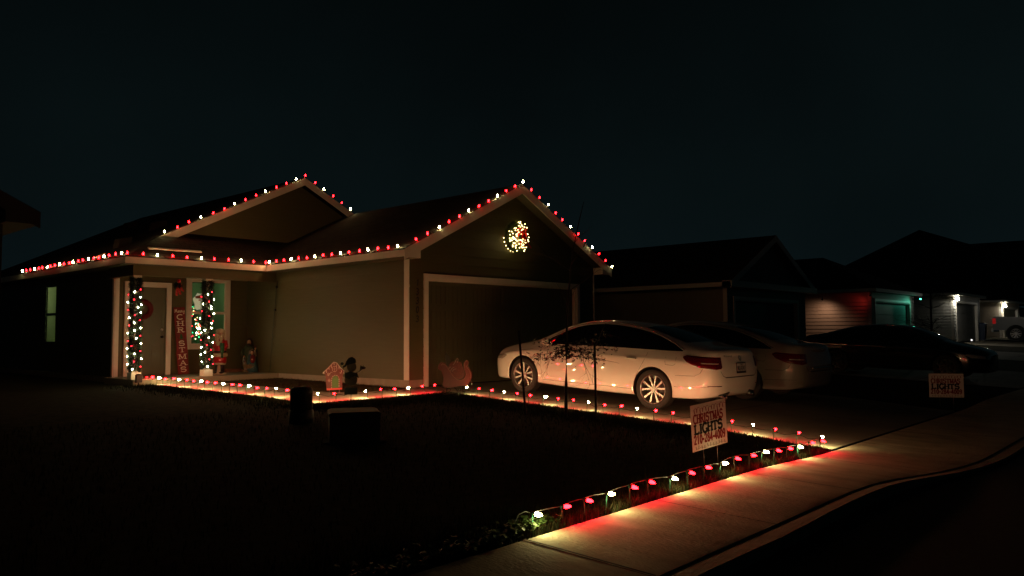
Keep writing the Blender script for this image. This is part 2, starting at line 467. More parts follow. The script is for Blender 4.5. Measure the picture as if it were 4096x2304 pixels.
# clover-like weeds near the first sidewalk bulb
weed_m = mat('weed_leaves', (.05, .09, .022), .55, var=.3, vscale=20)
mb = MB()
for _ in range(300):
    x = random.uniform(-7.3, -5.35); y = -8.10 + abs(random.gauss(0, .10)) + .02
    if random.random() < .22: x = random.uniform(-6.1, -5.5)
    if -5.85 < x < -5.3 and y < -8.03: y += .07
    z = g(x, y); h = random.uniform(.02, .075)
    ax, ay = random.gauss(0, .02), random.gauss(0, .02)
    mb.tube([(x, y, z-.02), (x+ax, y+ay, z+h)], .0012, 3, cap=False)
    for k in range(random.choice((2, 3, 3, 4))):
        a = k*2.1 + random.random(); s = random.uniform(.011, .022)
        c = Vector((x+ax + math.cos(a)*s, y+ay + math.sin(a)*s, z+h + random.uniform(-.004, .008)))
        nn = Vector((random.gauss(0, .5), random.gauss(0, .5), 1)).normalized()
        u = nn.cross(Vector((math.cos(a), math.sin(a), 0))).normalized(); v = nn.cross(u)
        mb.face([c + (u*math.cos(t)*.75 + v*math.sin(t))*s for t in [R(60*q) for q in range(6)]])
tag(mb.build('weeds', weed_m), 'round leaved green weeds at the sidewalk edge by the first white bulb', 'weeds', kind='stuff')

# ------------------------------------------------------------------ siding / houses
def siding(mb, poly, P, expo=.19, lip=.011):
    """convex polygon (u,v) sliced into lapped boards; P(u, v, out) gives the point"""
    def cut(pl, v0, keep_above):
        out = []
        for a, b in zip(pl, pl[1:] + pl[:1]):
            ia = (a[1] >= v0) == keep_above; ib = (b[1] >= v0) == keep_above
            if ia: out.append(a)
            if ia != ib:
                t = (v0-a[1])/(b[1]-a[1]); out.append((a[0]+(b[0]-a[0])*t, v0))
        return out
    lo, hi = min(p[1] for p in poly), max(p[1] for p in poly)
    v = math.floor(lo/expo)*expo
    while v < hi - 1e-6:
        a, b = max(v, lo), min(v+expo, hi)
        pl = cut(cut(list(poly), a + 1e-7, True), b - 1e-7, False)
        ded = []
        for q in pl:
            if not ded or math.dist(q, ded[-1]) > 1e-4: ded.append(q)
        if len(ded) > 2 and math.dist(ded[0], ded[-1]) < 1e-4: ded.pop()
        if len(ded) > 2:
            off = lambda z: lip * LIPK * (1 - (z - v)/expo)
            mb.face([P(u, z, off(z)) for u, z in ded])
            us = [u for u, z in ded if z < a + 1e-3]
            if len(us) >= 2:
                mb.face([P(min(us), a, off(a)), P(max(us), a, off(a)), P(max(us), a, -.004), P(min(us), a, -.004)])
        v += expo

LIPK = 1.0
def roof_plane(mb, quad):
    """quad: eave-left, eave-right, ridge-right, ridge-left; 3 cm slab with UVs in metres"""
    q = [Vector(p) for p in quad]
    e = (q[1]-q[0]).normalized(); n = e.cross(q[-1]-q[0]).normalized(); up = n.cross(e)
    if n.z < 0: n = -n
    uv = [((p-q[0]).dot(e), (p-q[0]).dot(up)) for p in q]
    mb.face(q, uv)
    lo = [p - n*.03 for p in q]
    for k in range(len(q)):
        j = (k+1) % len(q)
        mb.face([q[k], lo[k], lo[j], q[j]], [uv[k], uv[k], uv[j], uv[j]])
    mb.face(lo[::-1], uv[::-1])

HB, HT = 2.50, 2.66   # fascia bottom / top
def rake(mb, x0, z0, x1, z1, y0, y1, d=.19):
    """white board along a gable slope, z at the top edge, plumb cut"""
    mb.prism([(x0, z0), (x1, z1), (x1, z1-d), (x0, z0-d)], 1, y0, y1)

def house(X0, Y0, Z0, label, wall=siding_m, trim=trim_m, full=False, band=False, name='house', expo=.19, gdoor=garage_m, simple=False, hip=False):
    global LIPK; LIPK = 2.2 if hip else 1.0
    H = thing(name, label, 'house', (X0, Y0, Z0), group='single storey houses along the street')
    P1 = lambda x: (lambda u, v, o: (x - o, u, v))           # wall facing -X
    # foundation
    mb = MB()
    for bxs in ((.005, .36, .012, 6.2, -.5, .13), (5.45, 6.06, .012, .4, -.5, .13), (-3.14, 6.05, 6.21, 15.9, -.5, .125)):
        MB().box(*bxs).build('foundation', found_m, H)
    # porch slab
    MB().box(-3.32, -.0, 4.72, 6.2, -.4, .13).build('porch_slab', walk_m, H)
    mb = MB()
    siding(mb, [(0.0, .13), (4.69, .13), (4.69, HB), (0.0, HB)], P1(0), expo)
    siding(mb, [(4.69, .13), (6.2, .13), (6.2, HB), (4.69, HB)], P1(0), expo)
    # garage front
    P2 = lambda y: (lambda u, v, o: (u, y - o, v))
    siding(mb, [(0, .13), (.365, .13), (.365, HB), (0, HB)], P2(0), expo)
    siding(mb, [(5.445, .13), (6.06, .13), (6.06, HB), (5.445, HB)], P2(0), expo)
    siding(mb, [(.365, 2.23), (5.445, 2.23), (5.445, HB), (.365, HB)], P2(0), expo)
    if not hip: siding(mb, [(0, HB), (6.06, HB), (6.06, 2.70), (3.03, 4.20), (0, 2.70)], P2(0), expo)
    # porch back wall
    siding(mb, [(-3.15, .13), (-2.93, .13), (-2.93, 2.24), (-3.15, 2.24)], P2(6.2), expo)
    siding(mb, [(-3.15, 2.24), (0, 2.24), (0, HB), (-3.15, HB)], P2(6.2), expo) if not full else None
    if full:
        siding(mb, [(-1.93, .13), (-1.50, .13), (-1.50, 2.24), (-1.93, 2.24)], P2(6.2), expo)
        siding(mb, [(-1.50, .13), (-.53, .13), (-.53, .74), (-1.50, .74)], P2(6.2), expo)
        siding(mb, [(-.53, .13), (0, .13), (0, 2.24), (-.53, 2.24)], P2(6.2), expo)
        siding(mb, [(-3.15, 2.24), (-1.50, 2.24), (-1.50, HB), (-3.15, HB)], P2(6.2), expo)
        siding(mb, [(-1.50, 2.38), (-.53, 2.38), (-.53, HB), (-1.50, HB)], P2(6.2), expo)
        siding(mb, [(-.53, 2.24), (0, 2.24), (0, HB), (-.53, HB)], P2(6.2), expo)
        siding(mb, [(6.2, .13), (9.85, .13), (9.85, HB), (6.2, HB)], P1(-3.15), expo)
        siding(mb, [(10.60, .13), (15.9, .13), (15.9, HB), (10.60, HB)], P1(-3.15), expo)
        siding(mb, [(9.85, .13), (10.60, .13), (10.60, .86), (9.85, .86)], P1(-3.15), expo)
        siding(mb, [(9.85, 2.30), (10.60, 2.30), (10.60, HB), (9.85, HB)], P1(-3.15), expo)
    else:
        siding(mb, [(-1.93, .13), (0, .13), (0, 2.24), (-1.93, 2.24)], P2(6.2), expo)
        siding(mb, [(6.2, .13), (15.9, .13), (15.9, HB), (6.2, HB)], P1(-3.15), expo)
    # main gable triangle, above the porch roof
    if not simple: siding(mb, [(-2.0, 3.3), (3.6, 3.3), (3.3, 4.06), (1.455, 4.98)], P2(6.2), expo)
    # back and right walls, ceilings
    mb.box(6.04, 6.06, .0, 15.9, .13, HB); mb.box(-3.15, 6.06, 15.9, 15.92, .13, HB)
    mb.build('wall', wall, H)
    # soffits
    mb = MB()
    for bxs in ((-.377, -.012, -.29, 4.69, HB-.004, HB+.01), (6.07, 6.437, -.29, 15.9, HB-.004, HB+.01), (-3.53, -3.165, 4.69, 15.9, HB-.004, HB+.01), (-3.165, -.012, 4.69, 6.19, HB-.004, HB+.01)):
        MB().box(*bxs).build('soffit', soffit_m, H)
    if hip: mb.box(-.37, 6.43, -.289, -.012, HB-.0035, HB+.0105)
    else: mb.prism([(-.0, 2.68), (3.03, 4.19), (6.06, 2.68), (6.06, 2.66), (3.03, 4.16), (0, 2.66)], 1, -.29, -.012)
    mb.build('soffit', soffit_m, H)
    # roofs
    mb = MB(); zr = HT + .5*3.407
    s = .5
    x0, x1 = -.385, 6.445
    yb = 16.2 if simple else 11
    yf = 3.1 if hip else -.30
    roof_plane(mb, [(x0, -.30, HT), (x0, yb, HT), (3.03, yb, zr+.004), (3.03, yf, zr+.004)])
    roof_plane(mb, [(x1, -.30, HT), (x1, yb, HT), (3.03, yb, zr+.004), (3.03, yf, zr+.004)])
    if hip: roof_plane(mb, [(x0, -.30, HT), (x1, -.30, HT), (3.03, yf, zr+.004)])
    mb.build('garage_roof', shingle_m, H)
    zm = HT + .5*4.985; Yg = 5.95; d = Yg - 4.69; xh = -3.538 + d
    mb = MB()
    if not simple:
        roof_plane(mb, [(-3.538, 4.68, HT), (-3.538, 16.2, HT), (1.455, 16.2, zm), (1.455, Yg-.01, zm), (xh, Yg-.01, HT+.5*d)])
        roof_plane(mb, [(6.45, Yg-.01, HT+.001), (6.45, 16.2, HT+.001), (1.455, 16.2, zm+.001), (1.455, Yg-.01, zm+.001)])
        roof_plane(mb, [(-3.538, 4.68, HT+.001), (-.3, 4.68, HT+.001), (2.5, 6.3, HT+.81), (-3.538+1.62, 6.3, HT+.81)])
    else:
        roof_plane(mb, [(-3.538, 4.68, HT+.001), (-.3, 4.68, HT+.001), (2.5, 8.1, HT+1.45), (-.638, 7.58, HT+1.45)])
        roof_plane(mb, [(-3.538, 4.68, HT), (-3.538, 16.2, HT), (-.638, 13.3, HT+1.45), (-.638, 7.58, HT+1.45)])
    rf = mb.build('roof', shingle_m, H)
    # fascia
    for bxs in ((-.377, -.355, -.29, 4.69, HB, HT-.012), (-3.53, -.377, 4.69, 4.712, HB, HT-.012), (-3.53, -3.508, 4.712, 16.1, HB, HT-.012), (6.415, 6.437, -.29, 16.1, HB, HT-.012)):
        MB().box(*bxs).build('fascia', trim, H)
    mb = MB()
    if hip: mb.box(-.377, 6.437, -.312, -.29, HB, HT-.012)
    if not hip: rake(mb, -.377, HT-.008, 3.03, zr-.008, -.312, -.29, .205); rake(mb, 6.437, HT-.008, 3.03, zr-.008, -.3125, -.29, .205) if not hip else None
    # boxed returns
    if not hip: mb.prism([(-.373, HB-.003), (.02, HB-.003), (.02, HT+.14), (-.373, HT-.10)], 1, -.308, -.02)
    if not hip: mb.prism([(6.433, HB-.003), (6.04, HB-.003), (6.04, HT+.14), (6.433, HT-.10)], 1, -.308, -.02)
    mb.build('garage_bargeboard', trim, H)
    if not simple:
        mb = MB()
        rake(mb, xh-.01, HT+.5*d-.012, 1.455, zm-.012, Yg-.03, Yg-.008, .19)
        rake(mb, 3.16, HT+.5*(6.44-3.16)-.012, 1.455, zm-.012, Yg-.0305, Yg-.008, .19)
        mb.build('gable_bargeboard', trim, H)
    if band:
        mb = MB(); mb.box(-.377, 6.437, -.34, -.02, HB-.002, HT+.03); mb.build('gable_band', trim, H)
    # corner boards
    for bxs in ((-.022, -.001, .0, .14, .13, HB), (6.04, 6.085, -.022, -.001, .13, HB), (-3.172, -3.148, 6.18, 6.28, .02, HB-.2), (-3.15, -3.06, 6.165, 6.188, .02, HB-.2)):
        MB().box(*bxs).build('corner_board', trim, H)
    # garage door trim, door
    for bxs in ((.36, .465, -.035, .0, -.02, 2.13), (5.345, 5.45, -.035, .0, -.02, 2.13), (.36, 5.45, -.036, .0, 2.13, 2.235),
                (.465, .50, .0, .10, -.02, 2.13), (5.31, 5.345, .0, .10, -.02, 2.13), (.50, 5.31, .0, .10, 2.095, 2.13)):
        MB().box(*bxs).build('garage_door_trim', trim, H)
    gd = MB()
    gd.box(.50, 5.31, .125, .15, -.01, 2.095)
    if full:
        for r_ in range(4):
            z0 = .02 + r_*.519; z1 = z0 + .507
            gd.box(.505, 5.305, .113, .125, z0, z0+.06); gd.box(.505, 5.305, .113, .125, z1-.06, z1)
            for c in range(8):
                cx = .505 + c*.6
                gd.box(cx, cx+.045, .1131, .125, z0+.06, z1-.06); gd.box(cx+.555, cx+.6, .1131, .125, z0+.06, z1-.06)
                for k in range(4):
                    gd.box(cx+.052+k*.1265, cx+.052+k*.1265+.117, .117, .125, z0+.066, z1-.066)
    else:
        for r_ in range(4): gd.box(.505, 5.305, .113, .125, .02+r_*.519, .507+r_*.519)
    gdo = gd.build('garage_door', gdoor, H)
    return H

H1 = house(0, 0, 0, 'olive house trimmed with red and white lights, white sedan before its garage', full=True)
# details of the lit house
mb = MB()
mb.box(-3.30, -.012, 4.86, 5.00, 2.28, HB-.005); mb.box(-3.30, -3.16, 5.0, 6.16, 2.28, HB-.005)
mb.build('porch_beam', siding_m, H1)
for px in (-3.21, -1.66):
    mb = MB(); mb.box(px-.055, px+.055, 4.875, 4.985, .13, 2.28); mb.box(px-.1, px+.1, 4.83, 5.03, .13, .27); mb.box(px-.085, px+.085, 4.845, 5.015, 2.235, 2.279)
    mb.build('porch_post', trim_m, H1)
# front door
mb = MB()
mb.box(-2.95, -2.84, 6.15, 6.185, .13, 2.12); mb.box(-2.02, -1.91, 6.15, 6.185, .13, 2.12); mb.box(-2.95, -1.91, 6.149, 6.185, 2.12, 2.235)
mb.build('door_trim', trim_m, H1)
dr = MB(); dr.box(-2.84, -2.02, 6.215, 6.25, .14, 2.12)
for cx in (-2.63, -2.23):
    for z0, z1 in ((.30, .85), (.98, 1.55), (1.66, 1.98)):
        for a in (dict(x0=cx-.14, x1=cx+.14, z0=z0, z1=z0+.018), dict(x0=cx-.14, x1=cx+.14, z0=z1-.018, z1=z1), dict(x0=cx-.14, x1=cx-.122, z0=z0+.018, z1=z1-.018), dict(x0=cx+.122, x1=cx+.14, z0=z0+.018, z1=z1-.018)):
            dr.box(a['x0'], a['x1'], 6.208, 6.215, a['z0'], a['z1'])
        dr.box(cx-.09, cx+.09, 6.2085, 6.215, z0+.05, z1-.05)
door = dr.build('door', door_m, H1)
mb = MB(); mb.lathe([(.028, 0), (.028, .01), (.012, .015), (.012, .04), (.03, .055), (.03, .07), (0, .08)], aim((-2.10, 6.214, 1.0), (0, -1, 0)), 14); mb.build('handle', bronze_m, door)
mb = MB(); mb.lathe([(.03, 0), (.03, .012), (.02, .02), (0, .022)], aim((-2.10, 6.214, 1.16), (0, -1, 0)), 14); mb.build('deadbolt', lamp_metal, door)
# porch window
mb = MB()
x0, x1, z0, z1 = -1.56, -.47, .70, 2.42
mb.box(x0, x0+.10, 6.15, 6.185, z0, z1); mb.box(x1-.10, x1, 6.15, 6.185, z0, z1); mb.box(x0+.10, x1-.10, 6.151, 6.185, z1-.10, z1); mb.box(x0+.10, x1-.10, 6.151, 6.185, z0, z0+.10)
w = mb.build('window', trim_m, H1)
mb = MB(); a, b, c, d = x0+.10, x1-.10, z0+.10, z1-.10
mb.box(a, a+.035, 6.165, 6.20, c, d); mb.box(b-.035, b, 6.165, 6.20, c, d); mb.box(a+.035, b-.035, 6.166, 6.20, d-.035, d); mb.box(a+.035, b-.035, 6.166, 6.20, c, c+.035)
mb.box(a+.035, b-.035, 6.16, 6.20, 1.53, 1.59)
mb.build('sash', trim_m, w)
mb = MB(); mb.face([(a+.03, 6.187, c+.03), (b-.03, 6.187, c+.03), (b-.03, 6.187, d-.03), (a+.03, 6.187, d-.03)]); mb.build('pane', pane_m, w)
room_m = mat('green_room_wall', (.20, .30, .17), .8)
mb = MB()   # living room shell
X0_, X1_, Y1_, Z1_ = -2.0, .6, 9.2, 2.47
mb.face([(X0_, Y1_, .14), (X1_, Y1_, .14), (X1_, Y1_, Z1_), (X0_, Y1_, Z1_)])
mb.face([(X0_, 6.27, .14), (X0_, Y1_, .14), (X0_, Y1_, Z1_), (X0_, 6.27, Z1_)])
mb.face([(X1_, 6.27, .14), (X1_, Y1_, .14), (X1_, Y1_, Z1_), (X1_, 6.27, Z1_)])
mb.face([(X0_, 6.27, .14), (X1_, 6.27, .14), (X1_, Y1_, .14), (X0_, Y1_, .14)])
mb.face([(X0_, 6.27, Z1_), (X1_, 6.27, Z1_), (X1_, Y1_, Z1_), (X0_, Y1_, Z1_)])
mb.face([(X0_, 6.265, .14), (x0+.1, 6.265, .14), (x0+.1, 6.265, Z1_), (X0_, 6.265, Z1_)])
mb.face([(x1-.1, 6.265, .14), (X1_, 6.265, .14), (X1_, 6.265, Z1_), (x1-.1, 6.265, Z1_)])
mb.build('living_room', room_m, H1)
# left side window with blinds
mb = MB(); X = -3.15
mb.box(X-.004, X+.03, 9.85, 9.88, .86, 2.30); mb.box(X-.004, X+.03, 10.57, 10.60, .86, 2.30); mb.box(X-.004, X+.03, 9.88, 10.57, 1.55, 1.61)
mb.box(X-.004, X+.03, 9.88, 10.57, .86, .89); mb.box(X-.004, X+.03, 9.88, 10.57, 2.27, 2.30)
w2 = mb.build('window', black_m, H1); w2['label'] = 'dark framed side window with half drawn blinds'
mb = MB(); mb.face([(X+.012, 9.88, .89), (X+.012, 9.88, 2.27), (X+.012, 10.57, 2.27), (X+.012, 10.57, .89)]); mb.build('pane', pane_m, w2)
blind_m = bpy.data.materials.new('blind_slats'); blind_m.use_nodes = True
_nt = blind_m.node_tree; _nt.nodes.remove(_nt.nodes['Principled BSDF'])
_t = _nt.nodes.new('ShaderNodeBsdfTranslucent'); _t.inputs['Color'].default_value = (.75, .78, .5, 1)
_d = _nt.nodes.new('ShaderNodeBsdfDiffuse'); _d.inputs['Color'].default_value = (.6, .6, .5, 1)
_m = _nt.nodes.new('ShaderNodeMixShader'); _m.inputs[0].default_value = .35
_nt.links.new(_t.outputs[0], _m.inputs[1]); _nt.links.new(_d.outputs[0], _m.inputs[2]); _nt.links.new(_m.outputs[0], _nt.nodes['Material Output'].inputs['Surface'])
mb = MB()
for k in range(42):
    z = .9 + k*.033; ya = 9.88; yb = 10.56
    mb.face([(X+.022, ya, z), (X+.022, yb, z), (X+.022, yb, z+.028), (X+.022, ya, z+.028)])
mb.build('blinds', blind_m, w2)
mb = MB()
mb.face([(X+1.2, 9.3, .2), (X+1.2, 11.8, .2), (X+1.2, 11.8, 2.45), (X+1.2, 9.3, 2.45)])
mb.face([(X+.04, 11.8, .2), (X+1.2, 11.8, .2), (X+1.2, 11.8, 2.45), (X+.04, 11.8, 2.45)])
mb.face([(X+.04, 9.3, .2), (X+1.2, 9.3, .2), (X+1.2, 9.3, 2.45), (X+.04, 9.3, 2.45)])
mb.face([(X+.04, 9.3, 2.45), (X+1.2, 9.3, 2.45), (X+1.2, 11.8, 2.45), (X+.04, 11.8, 2.45)])
mb.face([(X+.04, 9.3, .2), (X+1.2, 9.3, .2), (X+1.2, 11.8, .2), (X+.04, 11.8, .2)])
mb.build('bedroom', mat('pale_bedroom_wall', (.45, .5, .35), .8), H1)
# house number
M = Matrix(((1, 0, 0, 0), (0, 0, -1, -.012), (0, 1, 0, 0), (0, 0, 0, 1)))
for ch, z in zip('13303', (2.04, 1.86, 1.68, 1.50, 1.32)):
    mb = MB(); write(mb, ch, .145 + (.01 if ch == '1' else 0), z-.05, .085, .12, M, .2, slant=.12)
    mb.build('house_number', black_m, H1)
# roof vents, plank
for (vx, vy) in ((-1.35, 8.1), (-2.6, 7.1), (-.3, 12.5)):
    vz = HT + .5*(vx+3.53)
    mb = MB(); mb.prism([(vx-.16, vz-.06), (vx+.16, vz+.06), (vx+.16, vz+.22), (vx-.12, vz+.16)], 1, vy, vy+.32); mb.build('roof_vent', shingle_m, H1)
pl = MB(); pl.box(0, 1.15, 0, .075, 0, .022)
a0 = Vector((-2.93, 5.02, HT+.5*.33+.035))
tag(pl.build('plank', trim_m, M=Matrix.Translation(a0) @ Matrix.Rotation(R(-1.5), 4, 'Z') @ Matrix.Rotation(R(26.6), 4, 'X')), 'thin pale plank lying on the porch roof behind the bulbs', 'plank')
pl = MB(); pl.box(0, .22, 0, .12, 0, .03)
tag(pl.build('shingle_scrap', trim_m, M=Matrix.Translation((-3.42, 6.55, HT+.5*.11+.03)) @ Matrix.Rotation(R(-26.6), 4, 'Y')), 'small pale scrap lying on the roof above the left eave', 'scrap')

# neighbours
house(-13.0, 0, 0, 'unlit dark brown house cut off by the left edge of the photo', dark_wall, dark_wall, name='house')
house(12.45, -.45, -.08, 'dark grey house with pale gable trim, next to the lit one', neigh_wall, neigh_trim, band=True, simple=True, name='house', gdoor=mat('dark_garage_door', (.03, .035, .035), .5))
house(24.58, -.9, .18, 'cream house whose side wall glows red and doorway glows green', pale_wall, trim_m, name='house', expo=.16, simple=True, hip=True, gdoor=grey_wall)
house(37.0, -1.2, .42, 'grey house with a bright white lamp at the garage corner', grey_wall, trim_m, name='house', expo=.16, simple=True, hip=True, gdoor=mat('mid_garage_door', (.2, .2, .19), .6))
house(49.4, -1.2, .36, 'furthest pale house, lamp lit, behind the pickup truck', pale_wall, trim_m, name='house', expo=.16, simple=True, hip=True)
# tall dark house beyond
T = thing('house', 'tall unlit house whose broad black roof rises over the far garages', 'house', (0, 0, 0), group='single storey houses along the street')
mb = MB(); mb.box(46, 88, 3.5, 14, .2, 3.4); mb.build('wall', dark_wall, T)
mb = MB()
A_, P_1, Q_, T_ = (50.1, 8.15, 5.94), (55.85, 5.2, 8.85), (61.66, 3.0, 8.03), (86.1, 3.0, 10.4)
E1, E2, E3 = (44.5, 2.4, 3.3), (60, .9, 3.3), (88, .9, 3.6)
B1, B2, B3 = (50, 15, 3.3), (66, 16, 3.3), (90, 16, 3.5)
for tri in ((A_, E1, P_1), (P_1, E1, E2), (P_1, E2, Q_), (Q_, E2, E3), (Q_, E3, T_), (A_, P_1, B1), (P_1, B2, B1), (P_1, Q_, B2), (Q_, T_, B3), (Q_, B3, B2), (A_, B1, E1), (T_, E3, B3)):
    mb.face(tri, [(p[0]*.3, p[2]) for p in tri])
mb.build('roof', shingle_m, T)

# ------------------------------------------------------------------ bulbs and light strings
def bulb_mesh(color, s):
    mb = MB()
    mb.lathe([(.0105, 0), (.0135, .006), (.0155, .018), (.0145, .032), (.0105, .046), (.005, .056), (0, .059)], None, 10)
    me = bpy.data.meshes.new('bulb'); mb.bm.to_mesh(me); mb.bm.free(); me.materials.append(bulb_mat(color, s))
    return me
def sock_mesh(m):
    mb = MB(); mb.lathe([(.008, -.028), (.0125, -.026), (.0125, .004), (.0108, .004)], None, 10)
    me = bpy.data.meshes.new('socket'); mb.bm.to_mesh(me); mb.bm.free(); me.materials.append(m)
    return me
SK = sock_mesh(cord_m)
BW, BR = bulb_mesh('white', 140.0), bulb_mesh('red', 64.0)
GW, GR = bulb_mesh('white', 185.0), bulb_mesh('red', 80.0)
SW, SR = bulb_mesh('white', 80.0), bulb_mesh('red', 55.0)
def string(label, pts, colors, dirs, stakes=None, cord=cord_m, ground=False, group='strings of large Christmas bulbs', sag=.012, down=.75, tail=None, jit=.17):
    """pts: base of each bulb; dirs: where each tip points"""
    c0 = Vector(pts[0])
    S = thing('light_string', label, 'string lights', c0, group=group)
    cp = []
    for i, p in enumerate(pts):
        if not ground: p = tuple(Vector(p) + Vector((random.gauss(0, .006), random.gauss(0, .006), random.gauss(0, .004))))
        d = Vector(dirs[i]) + Vector((random.gauss(0, jit), random.gauss(0, jit), random.gauss(0, jit)))
        M = aim(Vector(p) - c0, d.normalized(), random.random()*6)
        w = colors[i] == 'w'
        o = inst('bulb', ((GW if w else GR) if down < 1 else (SW if w else SR)) if ground else (BW if w else BR), S, M)
        o['label'] = 'lit white bulb' if w else 'lit red bulb'
        inst('socket', SK, S, M)
        if ground:      # spot added at the tip, tipped below the bulb's axis to pool light
            l = LED[('w' if w else 'r') + ('' if down < 1 else '2')]; lo = bpy.data.objects.new('led_beam', l); COL.objects.link(lo); lo.parent = S
            dd = d.normalized(); lo.matrix_local = aim(Vector(p) - c0 + dd*.062, -(dd + Vector((0, 0, -down))).normalized())
        q = Vector(p) - c0 - d.normalized()*.03
        if cp:
            a = cp[-1]
            for t in (.25, .5, .75): cp.append(a.lerp(q, t) - Vector((0, 0, sag*4*t*(1-t)*random.uniform(.5, 1.3))))
        cp.append(q)
    if tail:
        cp = [Vector(t) - c0 for t in tail] + cp
    MB().tube(cp, .0038, 5).build('cord', cord, S)
    if stakes:
        mb = MB(); mb.tube([(-.006, 0, 0), (0, 0, -.17)], .0032, 4, .0018); mb.tube([(.006, 0, 0), (.001, 0, -.17)], .0032, 4, .0018); mb.box(-.012, .012, -.006, .006, -.006, .012)
        me = bpy.data.meshes.new('stake'); mb.bm.to_mesh(me); mb.bm.free(); me.materials.append(stake_m)
        for i, p in enumerate(pts):
            d = Vector(dirs[i]).normalized()
            base = Vector(p) - c0 - d*.018 - Vector((0, 0, .006))
            inst('stake', me, S, Matrix.Translation(base) @ Matrix.Rotation(random.gauss(0, .06), 4, 'X') @ Matrix.Rotation(random.gauss(0, .06), 4, 'Y') @ Matrix.Rotation(random.random()*3, 4, 'Z'))
    return S
up = (0, 0, 1)
LED = {}
for k_, c_, e_ in (('w', WHITE, 7.0), ('r', RED_BEAM, 4.0), ('w2', WHITE, 3.0), ('r2', RED_BEAM, 3.3)):
    l_ = bpy.data.lights.new('led_beam', 'SPOT'); l_.energy = e_; l_.color = c_; l_.spot_size = R(165); l_.spot_blend = .75; l_.shadow_soft_size = .012; LED[k_] = l_
ez = HT + .028
n = 22; string('red and white bulbs along the far left eave, back from the porch corner', [(-3.545, 4.86 + i*.3, ez) for i in range(n)], ['wrr'[i % 3] for i in range(n)], [up]*n)
pe = [(-3.50 + i*.311, 4.668, ez) for i in range(11)]
ge = [(-.392, 4.52 - i*.309, ez) for i in range(16)]
string('red and white bulbs along the porch eave and garage side eave', pe + ge, list('rrwrrwrrwrr') + ['wrr'[i % 3] for i in range(16)], [up]*27)
L1 = []
for i in range(1, 25):
    t = i/12.
    x = -.377 + 3.407*min(t, 1) if t <= 1 else 3.03 + 3.407*(t-1)
    z = HT + .5*(3.407 - abs(x-3.03)) + .028
    L1.append((x, -.318, z))
string('red and white bulbs up both sides of the garage gable', L1, ['rrw'[i % 3] for i in range(24)], [(0, -.1, 1)]*12 + [(.15, -.1, 1)]*12)
L2 = []
for i in range(14):
    x = -2.20 + (1.455+2.20)*i/13; L2.append((x, 5.925, HT + .5*(x+3.53) + .026))
for i in range(1, 6):
    x = 1.455 + .29*i; L2.append((x, 5.925, HT + .5*(6.44-x) + .026))
string('red and white bulbs on the rear gable above the porch roof', L2, list('wrrwrrwrrwrrwr' + 'rwrrw'), [up]*19, tail=[(-2.35, 5.9, 3.26), (-2.28, 5.91, 3.29)])
# ground string: walkway edge, round the corner, down the driveway edge
pts = [(-3.10, 4.80, .155), (-3.02, 4.76, .16)]; dirs = [(-.4, .5, .1), (.3, .8, .1)]
for i in range(19):
    y = 4.75 - i*.299; pts.append((-2.93 + random.gauss(0, .012), y, g(-2.95, y) + .145 + random.gauss(0, .006))); dirs.append((1, random.gauss(-.12, .25), .05))
for i in range(9):
    x = -2.74 + i*.318; pts.append((x, -1.0 + random.gauss(0, .012), g(x, -1) + .14 + random.gauss(0, .006))); dirs.append((random.gauss(-.1, .2), 1, .05))
y = -1.46
for i in range(22):
    yy = y - i*.307; pts.append((.10 + random.gauss(0, .01), yy, g(.1, yy) + .135 + random.gauss(0, .006))); dirs.append((1, random.gauss(-.05, .2), .12))
NP = len(pts)
string('staked bulbs edging the walkway, then the driveway down to the sidewalk', pts, ['rrw'[(i+2) % 3] for i in range(NP)], dirs, stakes=True, ground=True, sag=.03, group='strings of large Christmas bulbs', jit=.05)
fx = [-5.64, -5.31, -5.02, -4.70, -4.39, -4.09, -3.75, -3.45, -3.11, -2.78, -2.48, -2.16, -1.82, -1.53, -1.22, -.9, -.55, -.2]
pts = [(x, -8.02 + random.gauss(0, .01), g(x, -8.02) + .135 + random.gauss(0, .006)) for x in fx]
string('staked bulbs along the sidewalk edge nearest the camera', pts, ['wrr'[i % 3] for i in range(18)], [(.35 + random.gauss(0, .15), -1, -.18 + random.gauss(0, .12)) for _ in fx], stakes=True, ground=True, cord=cordw_m, sag=-.008, down=1.5,
       tail=[(-5.80, -7.98, -.325), (-5.795, -7.98, -.29), (-5.76, -7.98, -.245), (-5.69, -7.98, -.235)], jit=.05)
mb = MB(); mb.prism([(-.012, -.022), (.006, -.024), (.014, -.008), (.013, .012), (.002, .022), (-.013, .014)], 1, -.006, .006)
pg = mb.build('cord_plug', trim_m, M=Matrix.Translation((-5.80, -7.98, -.335))); tag(pg, 'white end plug hanging below the first sidewalk bulb', 'plug')

# ------------------------------------------------------------------ garlands, wreath, kissing ball
needle_m = mat('pine_needles', (.018, .035, .014), .6, var=.4, vscale=30)
red_cloth = mat('red_ribbon', (.45, .008, .012), .4)
def mini(color, s, r=.011):
    mb = MB(); mb.ball((0, 0, 0), r, n=8, m=6)
    me = bpy.data.meshes.new('mini_light'); mb.bm.to_mesh(me); mb.bm.free(); me.materials.append(emit('%s_mini_light' % color, {'white': (1, .93, .52), 'red': (1, .01, .02), 'warm': (1, .74, .27), 'green': (.02, 1, .32), 'teal': (.2, 1, .55)}[color], s))
    return me
MW, MR, MY = mini('white', 100, .0115), mini('red', 26, .008), mini('warm', 9, .0108)
MG, MT = mini('green', 6, .011), mini('teal', 4, .011)
def needle(mb, p, d, ln, w=.004):
    p = Vector(p); d = Vector(d).normalized(); s = d.cross(Vector((random.gauss(0, 1), random.gauss(0, 1), random.gauss(0, 1))))
    if s.length < .01: return
    s.normalize(); mb.face([p - s*w, p + s*w, p + d*ln])
